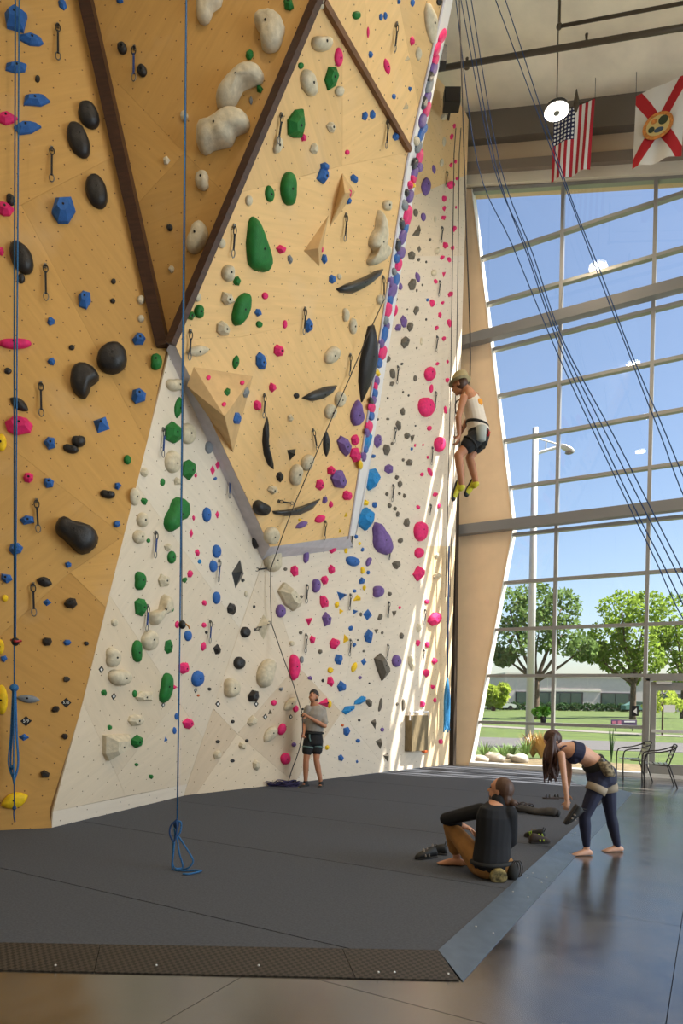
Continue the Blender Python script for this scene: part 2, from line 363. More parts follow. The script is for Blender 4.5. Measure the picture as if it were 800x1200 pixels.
for z in (5.86, 10.52): MB().box(((-5.75+XR)/2, WY-.17, z), (XR+5.75, .22, .24)).build('girt_beam', 'steel_beam', win)
zz = [.08]+ZT+[15]; xx = [-5.6]+XM[1:]+[XR]
for i in range(len(xx)-1):
    for j in range(len(zz)-1):
        if xx[i] > -1.5 and xx[i] < 0 and zz[j+1] < 2.3: continue
        q = [(xx[i]+.03, zz[j]+.03), (xx[i+1]-.03, zz[j]+.03), (xx[i+1]-.03, zz[j+1]-.03), (xx[i]+.03, zz[j+1]-.03)]
        q = clip(q, .30, 1, 14.37-.30*5.55-.05)
        if len(q) < 3: continue
        if xx[i] < -4:
            if (zz[j]+zz[j+1])/2 < ZK: k = (XK-XW0)/ZK; q = clip(q, -1, k, -XW0-.02)
            else: k = (-5.55-XK)/(14.37-ZK); q = clip(q, -1, k, -(XK-k*ZK)-.02)
        if len(q) < 3: continue
        MB().prism([(a, WY+.06, b) for a, b in q], (0, .012, 0)).build('pane', 'window_glass', win)
# glazed entrance door
dr = tag(MB().box(((DX0+DX1)/2, WY+.05, DZ), (DX1-DX0+.1, .16, .1)).build('door_1', 'aluminium'), kind='structure')
for x in (DX0, DX1): MB().box((x, WY+.05, DZ/2), (.08, .16, DZ)).build('door_jamb', 'aluminium', dr)
for (a, b) in ((DX0+.05, (DX0+DX1)/2-.01), ((DX0+DX1)/2+.01, DX1-.05)):
    lf = MB()
    for x in (a+.06, b-.06): lf.box((x, WY+.05, 1.06), (.12, .05, 2.08))
    lf.box(((a+b)/2, WY+.05, 2.0), (b-a-.241, .05, .18)); lf.box(((a+b)/2, WY+.05, .16), (b-a-.241, .05, .28))
    L_ = lf.build('door_leaf', 'aluminium', dr)
    MB().box(((a+b)/2, WY+.05, 1.1), (b-a-.22, .012, 1.66)).build('pane', 'window_glass', L_)
    MB().bar((a+.04, WY-.03, 1.02), (b-.04, WY-.03, 1.02), .05, .06).build('push_bar', 'aluminium_light', L_)
MB().box((DX0+.32, WY-.02, 2.08), (.3, .07, .06)).build('door_closer', 'aluminium_light', dr)

# climbing wall panels ------------------------------------------------------
def wallshell(name, plane, panels, material, backing=True):
    """panels: list of (polygon of pixels or points, tint, grain angle); each becomes one 2 cm plywood panel"""
    polys = []
    for poly, tint, ang in panels:
        polys.append([plane.at(*q) if len(q) == 2 else plane.on(q) for q in poly])
    mb = MB()
    for P in polys: mb.prism([p-plane.n*.021 for p in P], -plane.n*.03)
    allv = np.array(mb.v); org = V3(allv[:, 0].mean(), allv[:, 1].mean(), allv[:, 2].min())
    root = tag(mb.build(name, 'ply_back', origin=org), kind='structure')
    for P, (poly, tint, ang) in zip(polys, panels):
        c = np.mean(P, 0); n = len(P); Q = []
        for i in range(n):                                     # inset by a 3 mm joint
            v = P[i]-c; L = np.linalg.norm(v); Q.append(c+v*(1-.0015/L))
        pm = MB().prism(Q, -plane.n*.02); o = pm.build('panel', material, root)
        me = o.data; u1 = me.uv_layers.new(name='holes'); u2 = me.uv_layers.new(name='grain'); ca, sa = math.cos(ang), math.sin(ang)
        for lp in me.loops:
            x, y = plane.uv(np.array(me.vertices[lp.vertex_index].co)+org)
            u1.data[lp.index].uv = (x, y); u2.data[lp.index].uv = (x*ca+y*sa+ang*7, -x*sa+y*ca)
        o.color = (tint[0], tint[1], tint[2], 1) if hasattr(tint, '__len__') else (tint, tint, tint, 1)
    return root
wallshell('wall_near', AP, [
    ([(-120, -80), (-120, -330), (18, -330), (78, -80)], .98, 1.2),
    ([(-120, -80), (78, -80), (138, 181), (25, 240), (-120, 300)], 1.0, .5),
    ([(138, 181), (195, 408), (172, 520), (25, 240)], .94, -.9),
    ([(-120, 300), (25, 240), (172, 520), (145, 628), (-120, 420)], 1.04, -.9),
    ([(-120, 420), (145, 628), (82, 671), (-120, 853)], .98, .8),
    ([(145, 628), (124, 712), (82, 671)], 1.08, .2),
    ([(-120, 853), (82, 671), (124, 712), (78, 898), (28, 938), (-120, 938)], (.90, .86, .80), -.6),
    ([(-120, 938), (28, 938), (78, 898), (60.5, 971), (-120, 982)], (.90, .87, .83), .1)], 'ply_tan')
wallshell('wall_center', BP, [
    ([(88, -60), (27, -330), (508, -330), (398, -66)], .97, .2),
    ([(88, -60), (398, -66), (269, 233), (216, 179), (125, 84)], .95, .9),
    ([(125, 84), (216, 179), (160, 240)], .99, -.7),
    ([(160, 240), (216, 179), (269, 233), (198, 402)], .86, .2)], 'ply_tan')
def lip(v): return 409+(628-v)*.1545 if v > 190 else 476.7+(190-v)*.228
wallshell('wall_overhang', CP, [
    ([(396, -66), (508, -330), (lip(-330), -330), (lip(-66), -66)], 1.0, .6),
    ([(398, -66), (425, -66), (431, 80), (430, 93), (378, 5)], 1.04, 1.4),
    ([(425, -66), (455, -66), (490, 122), (lip(125), 125), (lip(178), 178), (430, 93), (431, 80)], 1.08, 1.3),
    ([(455, -66), (lip(-66), -66), (lip(125), 125), (490, 122)], .90, .3),
    ([(371, -3), (378, 5), (401, 44), (401, 194), (273, 228)], .91, -.5),
    ([(401, 44), (lip(178), 178), (401, 194)], 1.0, .9),
    ([(273, 228), (401, 194), (lip(178), 178), (lip(355), 355), (282, 395), (202, 398)], 1.03, .4),
    ([(202, 398), (282, 395), (lip(355), 355), (lip(470), 470), (300, 606)], 1.05, -.4),
    ([(300, 606), (lip(470), 470), (409, 628), (316, 641)], 1.05, .8)], 'ply_panel')
def fold(v): return 309-(v-655)*.3394
def crz(v): return 200-(v-405)*.247
wallshell('wall_lower', DL, [
    ([(60.5, 970.5), (215, 933), (fold(919), 919), (62, 951)], 1.06, 0),
    ([(62, 951), (97, 823), (137, 909), (147, 933)], (1.0, .95, .86), .5),  # lower panels tinted warmer, warm lamp light put into their colour
    ([(97, 823), (137, 909), (208, 820), (128, 697)], (.96, .9, .8), -.8),
    ([(137, 909), (208, 820), (fold(865), 865), (fold(919), 919), (147, 933)], (1.0, .95, .86), .4),
    ([(128, 697), (208, 820), (fold(865), 865), (fold(737), 737), (160, 568)], (1.0, .97, .92), .9),
    ([(160, 568), (fold(737), 737), (309, 655), (309, 640), (202, 398), (200, 405)], 1.03, -.3)], 'ply_pale')
def rge(v): return 525+(896-v)*.0316
def drz(y, z): return DR.on((-7.4+(y-7.93)*.2407, y, z))
wallshell('wall_left', DR, [
    ([(215, 932.5), (fold(830), 830), (278, 860), (230, 930.5)], (.86, .78, .68), .9),
    ([(230, 930.5), (278, 860), (345, 917.5)], (1.0, .95, .86), .5),
    ([(278, 860), (348, 780), (400, 835), (345, 917.5)], (.90, .83, .74), .8),
    ([(fold(830), 830), (309, 655), (348, 780), (278, 860)], (.97, .94, .89), -.7),
    ([(309, 655), (430, 640), (400, 835), (348, 780)], 1.02, .3),
    ([(345, 917.5), (400, 835), (455, 904)], 1.02, -.4),
    ([(400, 835), (430, 640), (470, 700), (455, 904)], 1.0, .2),
    ([(455, 904), (470, 700), (500, 640), (497, 899)], 1.02, .6),
    ([(497, 899), (500, 640), (rge(640), 640), (525, 896.5)], (1.0, .88, .68), .4),  # ochre tint stands in for warm bounce light in the corner
    ([(309, 655), (330, 545), (rge(560), 560), (rge(640), 640), (500, 640), (470, 700), (430, 640)], 1.02, -.2),
    ([(330, 545), (410, 300), (rge(300), 300), (rge(560), 560)], 1.0, .5),
    ([(410, 300), (rge(300), 300), (rge(205), 205), (420, 255)], (1.0, .95, .86), .3), ([(420, 255), (rge(205), 205), (rge(140), 140), drz(15.45, 15.95), drz(11.6, 15.95)], (1.1, .86, .52), -.5)], 'ply_pale')  # two top panels: warm lamp light painted in as an amber tint
# side faces of the overhanging panel
def side(name, pts, m, label=None):
    P = [np.asarray(p, float) for p in pts]; mb = MB(); n = len(P)
    mb.add(P, [tuple(range(n))]); o = mb.build(name, m, ov, recalc=False); return o
ov = bpy.data.objects['wall_overhang']
SB0, SB1 = (418, 640), (520, 30)
side('edge_board', [CP.at(202, 398), DL.at(195, 410), DL.at(307, 656), CP.at(316, 641)], 'lip_grey')
side('edge_board', [CP.at(316, 641), DL.at(307, 656), DR.at(414, 642), CP.at(409, 628)], 'lip_grey')
def srear(v): return 418+(640-v)*.161 if v > 200 else 488.8+(200-v)*.21
SP = Plane(CP.at(lip(628), 628), CP.at(lip(195), 195), atd(srear(350), 350, proj(CP.at(lip(350), 350))[2]+.9))
SP2 = Plane(CP.at(lip(190), 190), CP.at(lip(0), 0), atd(srear(100), 100, proj(CP.at(lip(100), 100))[2]+.9))
def spl(v): return SP if v > 192 else SP2
vv_ = [628, 520, 410, 300, 195, 190, 100, 0, -60, -330]; SN = len(vv_)-1
sp_l = [CP.at(lip(v), v) for v in vv_]; sp_r = [spl(v).at(srear(v), v) for v in vv_]; sp_d = [DR.at(srear(v)-3, v) for v in vv_]
for i in range(SN):
    side('edge_panel', [sp_l[i], sp_r[i], sp_r[i+1], sp_l[i+1]], 'lip_white'); side('return_panel', [sp_r[i], sp_d[i], sp_d[i+1], sp_r[i+1]], 'lip_white')
MB().tube([CP.at(lip(v), v, .01) for v in (632, 410, 190, 100, -60, -330)], .022, 6).build('edge_strip', 'lip_grey', ov)
# dark timber beams along the folds
def beam(name, a, b, wpx, m, plane, par, dep=.10, dep2=None):
    P, Q = plane.at(*a), plane.at(*b); wd = wpx*proj(P)[2]/FPX
    d = Q-P; d /= np.linalg.norm(d); sd = np.cross(d, plane.n)
    return MB().bar(P+plane.n*dep*.3, Q+plane.n*dep*.3, wd, dep, up=plane.n).build(name, m, par)
beam('fold_beam', (29, -330), (194, 409), 15, 'beam_wood', BP, bpy.data.objects['wall_center'], .16)
beam('fold_beam', (508, -330), (197, 402), 8, 'beam_wood', CP, ov, .14)
beam('fold_beam', (376, 2), (477, 176), 6, 'beam_wood2', CP, ov, .10)

# the padded floor mat: long strips with seams, and its ramp edges -----------
mi0 = onz(0, 1105, MZ); mi1 = onz(513, 1114, MZ); dirf = (mi1-mi0)/np.linalg.norm(mi1-mi0)
XE, YE = mi1[0], 13.0
mat0 = mi1-dirf*7.0
outl = [(XE, mi1[1]), (XE, YE), (-2.3, 13.3), (-3.0, 15.1), (-7.4+(15.1-7.93)*.2407, 15.1), (D1[0], D1[1]), (A1[0], A1[1]), (A1[0]-2.6, A1[1]-3.05), (mat0[0], mat0[1])]
fm = tag(MB().prism([(x, y, 0.002) for x, y in outl], (0, 0, .03)).build('floor_mat', 'mat_edge'), 'large dark grey carpeted floor mat laid at the foot of the climbing wall', 'mat')
seams = [0, 1.9, 3.74, 5.63, 7.5, 9.37, 11.2, 13.1, 16]
for a, b in zip(seams[:-1], seams[1:]):
    q = clip(clip(outl, 0, -1, -a-.006), 0, 1, b-.006)
    if len(q) > 2: MB().prism([(x, y, .03) for x, y in q], (0, 0, MZ-.03)).build('mat_strip', 'mat_carpet', fm)
def plate_mat():
    M = bpy.data.materials.new('tread_plate'); M.use_nodes = True; t = M.node_tree; b = t.nodes['Principled BSDF']; L = t.links.new
    g = nd(t, 'ShaderNodeTexCoord'); mp = nd(t, 'ShaderNodeMapping'); mp.inputs['Rotation'].default_value = (0, 0, .52+PI/4); mp.inputs['Scale'].default_value = (1, 1, 0); L(g.outputs['Object'], mp.inputs[0])
    ck = nd(t, 'ShaderNodeTexChecker'); ck.inputs['Scale'].default_value = 42; L(mp.outputs[0], ck.inputs[0])
    mx = nd(t, 'ShaderNodeMix', data_type='RGBA'); mx.inputs[6].default_value = lin((34, 31, 28)); mx.inputs[7].default_value = lin((66, 60, 54)); L(ck.outputs['Fac'], mx.inputs[0]); L(mx.outputs[2], b.inputs['Base Color'])
    bp = nd(t, 'ShaderNodeBump'); bp.inputs['Strength'].default_value = .8; bp.inputs['Distance'].default_value = .004; L(ck.outputs['Fac'], bp.inputs['Height']); L(bp.outputs[0], b.inputs['Normal'])
    b.inputs['Roughness'].default_value = .55; MATS['tread_plate'] = M
plate_mat(); mat('ramp_metal', (98, 110, 122), .38, .3, noise=.12, nscale=9, bump=.15, bscale=200); mat('screw', (196, 194, 190), .4, .6)
mo0 = onz(0, 1137, .004); mo1 = onz(538, 1149, .004); XO = mo1[0]+.02
rr = empty('ramp_edging', (mi1[0]-1.5, mi1[1]-1, 0), 'black tread-plate ramp edging along the front of the mat, with pale screws', 'ramp')
dfo = (mo1-mo0)/np.linalg.norm(mo1-mo0)
cuts = [-7, -4.2, -2.2, -.62, 0]
for a, b in zip(cuts[:-1], cuts[1:]):
    b2 = b-(.004 if b < 0 else 0)
    top = [mi1+dirf*a, mi1+dirf*b2, mo1+dfo*b2, mo1+dfo*a]
    MB().prism([p+V3(0, 0, .004) for p in top], (0, 0, -.006)).build('ramp_plate', 'tread_plate', rr)
for k, u_ in enumerate((65, 130, 183, 247, 303, 365, 443, 462, 442, 463, 525)):
    p = onz(u_, (1131 if k % 2 == 0 else 1119) if k < 6 else (1139 if k in(6, 7) else 1124 if k < 10 else 1141), .03); MB().ell(p+V3(0, 0, .0), (.008, .008, .006), nu=8, nv=4).build('screw', 'screw', rr)
r2 = empty('ramp_edging', (XE+.15, 8.5, 0), 'smooth bluish metal ramp edging down the open right side of the mat', 'ramp')
for a, b in ((mi1[1], 6.2), (6.2, 8.4), (8.4, 10.7), (10.7, YE)):
    oy = mo1[1] if a == mi1[1] else a
    MB().prism([(XE, a+.003, MZ+.004), (XE, b-.003, MZ+.004), (XO, b-.003, .006), (XO, oy+.003, .006)], (0, 0, -.006)).build('ramp_plate', 'ramp_metal', r2)
for y in (4.6, 5.6, 6.1, 6.3, 7.4, 8.3, 8.5):
    for f_ in (.25, .75): MB().ell((XE+(XO-XE)*f_, y, MZ-(MZ-.004)*f_+.006), (.008, .008, .005), nu=8, nv=4).build('screw', 'screw', r2)

# ================================================================== CLIMBING HOLDS
PL = dict(A=AP, B=BP, C=CP, L=DL, R=DR)
PL['S'] = SP; PL['S2'] = SP2
VB = [CP.at(*q_) for q_ in ((227, 430), (296, 441), (273, 530), (219, 452))]; VP = CP.at(263, 488, .45); PL['T'] = Plane(VB[0], VB[1], VP); PL['U'] = Plane(VB[1], VB[2], VP)
HW = dict(A='the tan wall', B='the triangle between beams', C='the yellow overhang', L='the left pale wall', R='the right pale wall', S='the overhang side face', T='the plywood pyramid', U='the plywood pyramid')
# colour, shape, u, v, width, height, turn   (g faceted, r rounded, t triangular, d diamond, l slender, k curved)
HOLDS = {}
HOLDS['A'] = '''b g 19 26 29 26 -30;b g 37 48 30 13 -15;b g 73 6 14 9 -50;b g 18 80 30 13 0;k r 44 93 6 8 0;b g 43 119 30 13 0;b g 33 151 31 14 5;p g 8 140 26 14 0;k r 104 137 22 33 32;k r 92 166 23 44 26
k r 12.5 234.5 10 14 20;p g 5 246 22 16 -20;k r 113 226 24 41 20;b g 75 248 27 32 0;k r 25 303 24 40 28;k r 25 327 9 11 0;p g 1 295 8 10 0;k r 133 330 6 6 0;k r 132 353 6 6 0;b g 98.5 352 16 20 0;b g 60 377 10 9 0;w r 165 352 9 10 0;w r 165 374 8 8 0;b g 163 398 16 15 0
p k 18 403 38 13 0;k r 84 407.5 7 6 0;k r 9 435 9 7 0;b g 60 424 9 9 0;k r 132 421.5 36 35 0;g k 182 425 16 18 0;b g 162 465 20 18 -15;k l 22.5 474 26 13 -35;p g 22 499 33 21 0;b d 119 498 22 22 -20;b g 58.5 519.5 14 14 0;k k 92 517 17 15 0;k k 83 526 19 11 -15;y r 2 519 12 20 0;g r 149 539 9 11 0;p g 33 560 12 12 0;b g 57 566 12 12 0;b g 138 570 9 9 0;k k 126 579 18 11 -10
b g 32 610 17 11 0;b g 137 614 9 8 20;b g 19 643 16 15 0;b g 80 662 8 8 0;b g 7 678 15 13 -20;k l 52 682 19 12 -15;y r 6 701 7 8 0;b d 55 706 11 9 0;k g 82 707 16 13 20;k g 55 752 12 10 0;b g 79 753 10 7 0;k r 101 754 6 5 0;y r 0 758 10 18 0;b g 4.5 772 9 9 0;y r 2 820 14 35 0;m g 78 796 9 7 0;e l 33 819 28 10 -6;k g 65 831 10 8 20;b d 28 864 13 9 0;k g 76 863 8 7 -10;k g 53 907 11 10 0;y l 17 938 34 19 20'''
HOLDS['B'] = '''k r 143.5 57.5 11 14 10;k r 167 83.5 11 14 10;b g 141 1 9 7 0;w g 195 189 9 10 0;k r 199 267 7 8 0;g g 338 6 12 14 0;g g 292.5 65 9 12 -20;g g 304 105 8 8 0;e l 294 118 4 10 0;w r 216 137 9 12 0;w k 238.5 213 18 22 0;w k 231 280 24 38 -20;w g 201 316 7 8 0'''
HOLDS['C'] = '''w r 374 5 12 15 0;w k 375 50 22 22 0;p r 396 67 9 22 0;g r 352 77 6 8 0;w k 361 97 18 33 15;g g 388 91 15 31 -10;w r 397 107 10 13 -10;w g 387 149 10 14 0;w g 367 174 9 13 -10;g g 346 145 20 37 -5;p g 355 161 7 11 0;w k 324 170 11 20 -10;b g 380 195 10 10 0
g r 417 18 9 10 0;b r 446 20 4 9 0;b r 451 18.5 4 9 0;p l 431 38 3 14 0;b g 434 64 5 9 0;p l 453 78 7 20 12;p g 482.5 48 5 11 0;w l 490 63 7 17 0;b l 483 3 5 10 0;b g 467 2 4 7 0;k r 514 2 6 9 0;b g 480 104 4 7 0;b g 461 113 4 7 0;w t 475 124 7 9 0;w t 477 68 6 6 0;b g 426.5 136 7 11 0;b g 436 134 6 11 0;b g 463 160 7 10 0;p r 406.5 178.5 5 6 0
w r 291 235 8 13 0;g r 315 227 10 19 5;g k 337.5 221 19 40 0;b g 376.5 206 13 19 0;w r 259 285 8 12 0;p g 328.5 292 11 11 0;e g 339.5 304 6 11 0;w k 267 320 16 20 0;g g 277 329 9 12 0;w g 266 349 15 17 0;w r 231 348 8 11 0;g g 222 370 12 11 0;g k 233 365 12 16 0;p r 310 346.5 7 8 0;b g 302 366 8 10 30;g r 303 380 7 8 0;w g 260 385 15 17 0;p r 333.5 380 5 10 0;b g 361.5 381 10 17 -10
p g 405 226 12 14 0;b g 408 235 7 9 0;p g 368 297 11 9 0;p g 377 292 3 8 0;b g 379.5 303 8 12 0;b g 388.5 327 8 10 0;w r 397 324 5 7 0;w k 453 240.5 11 13 0;b g 414.5 209.5 8 12 30;w r 445 351 9 12 0;w k 404 369 8 16 0;w k 413 382 9 19 0;w r 388 416 15 23 -35;w r 397.5 467.5 12 19 -10;w r 386 482 13 18 -15
p g 325.5 411 11 15 15;b g 305 423.5 12 21 0;g l 276 424.5 8 17 -10;w l 231 411 28 13 10;p g 318.5 454 9 12 0;k r 347 463.5 6 7 0;p g 301 475 9 13 0;w g 339.5 490 7 9 0;k l 382 520 8 31 0;m t 341 533 11 14 180;w k 346 556 15 25 -10;w k 359.5 542 14 20 -20;k g 327.5 559 8 12 0;w g 319 573.5 12 11 10;p g 374 568 9 15 0;p g 387 551 11 12 0;v g 395.5 561 17 23 0;v g 403 522 15 23 10;p g 415.5 515.5 9 13 0;p g 415.5 533 12 18 0;p g 406 580.5 11 11 -20;v g 380 586 6 9 0;p g 387.5 591 5 8 0;k k 305 594 19 19 -30;v l 353 615 16 7 25;p l 374.5 608 14 9 25;w r 317 627 17 21 -10;y t 405 603 4 6 0;y t 398.5 622 4 5 0;y g 351 609 4 3 0'''
HOLDS['T'] = '''p r 244 443 5 5 0;p r 283.5 449 5 5 0;g g 265.5 459.5 7 9 0;p r 262 474 5 5 0'''
HOLDS['U'] = '''b g 277 490.5 8 15 -10;e g 288 460 6 12 -15'''
HOLDS['L'] = '''w k 203 450 18 17 0;g l 208.5 477.5 9 26 -8;g g 201 507 18 25 0;w r 219 508 16 25 0;w r 201 541 17 27 0;g g 220 550 14 23 0;g r 190 565 5 9 0;w g 168 553 9 11 0;w r 157 582 10 21 0;g g 168.5 587 7 9 0;e r 244 524.5 8 15 0;p d 255 545 6 11 0;p d 249 551 6 13 0;b g 252 561 4 5 0;p g 229 557.5 3 5 0;w g 207 564 8 9 0;b r 241.5 603 9 17 0;p d 254.5 603 5 10 0;p g 226.5 607 3 6 0;w k 166 609 13 17 0;w k 162 629 14 16 0;g r 173.5 633.5 4 5 0;w g 196 641 8 9 0;g r 200.5 653 9 15 0;g k 162 680.5 13 22 0;w g 190.5 680.5 12 16 0;g g 163 711 13 22 0;w r 133.5 729.5 7 9 0;w r 174.5 750 18 24 0;g g 197 758 9 17 0;g k 160 763 12 26 0;w k 129.5 770 17 23 0;w k 138 792 24 22 0;g k 192.5 806 15 36 -10;w g 168 816 21 13 5;g r 157.5 813 5 9 0;g g 121.5 812 6 7 0;w g 158.5 843.5 19 14 0;g g 128 852.5 5 6 0;g g 159 869 13 16 -20;b t 194 866 4 6 0;g r 159.5 896 4 4 0;g g 177 910 5 6 0
p d 224 625 5 11 0;p g 230.5 647.5 5 8 0;c r 233.5 658 4 5 0;p g 222 672.5 6 10 0;g g 216 679.5 5 7 -20;b r 253 646 9 16 0;b r 249 663.5 8 14 0;b r 253 700.5 8 15 0;p g 239 706.5 5 7 0;p r 238.5 732.5 5 6 0;k r 241.5 741 3 4 0;p l 238 757.5 6 11 -10;b r 219.5 745 8 13 0;p g 207 732 5 9 0;k g 253.5 761 8 13 0;k g 270 713 10 14 0;p g 214.5 782.5 11 14 0;b r 230.5 795 13 19 -10;g r 201 714 4 6 0;p g 203 805 7 5 0;k r 245 807.5 4 4 0;o r 232 815 3 3 0;p g 219 848 11 13 0;b r 204 856 4 8 0;b r 206.5 839.5 4 8 0;k k 299 634 8 18 0;m g 284 680 4 5 0;w r 288 696 4 7 0'''
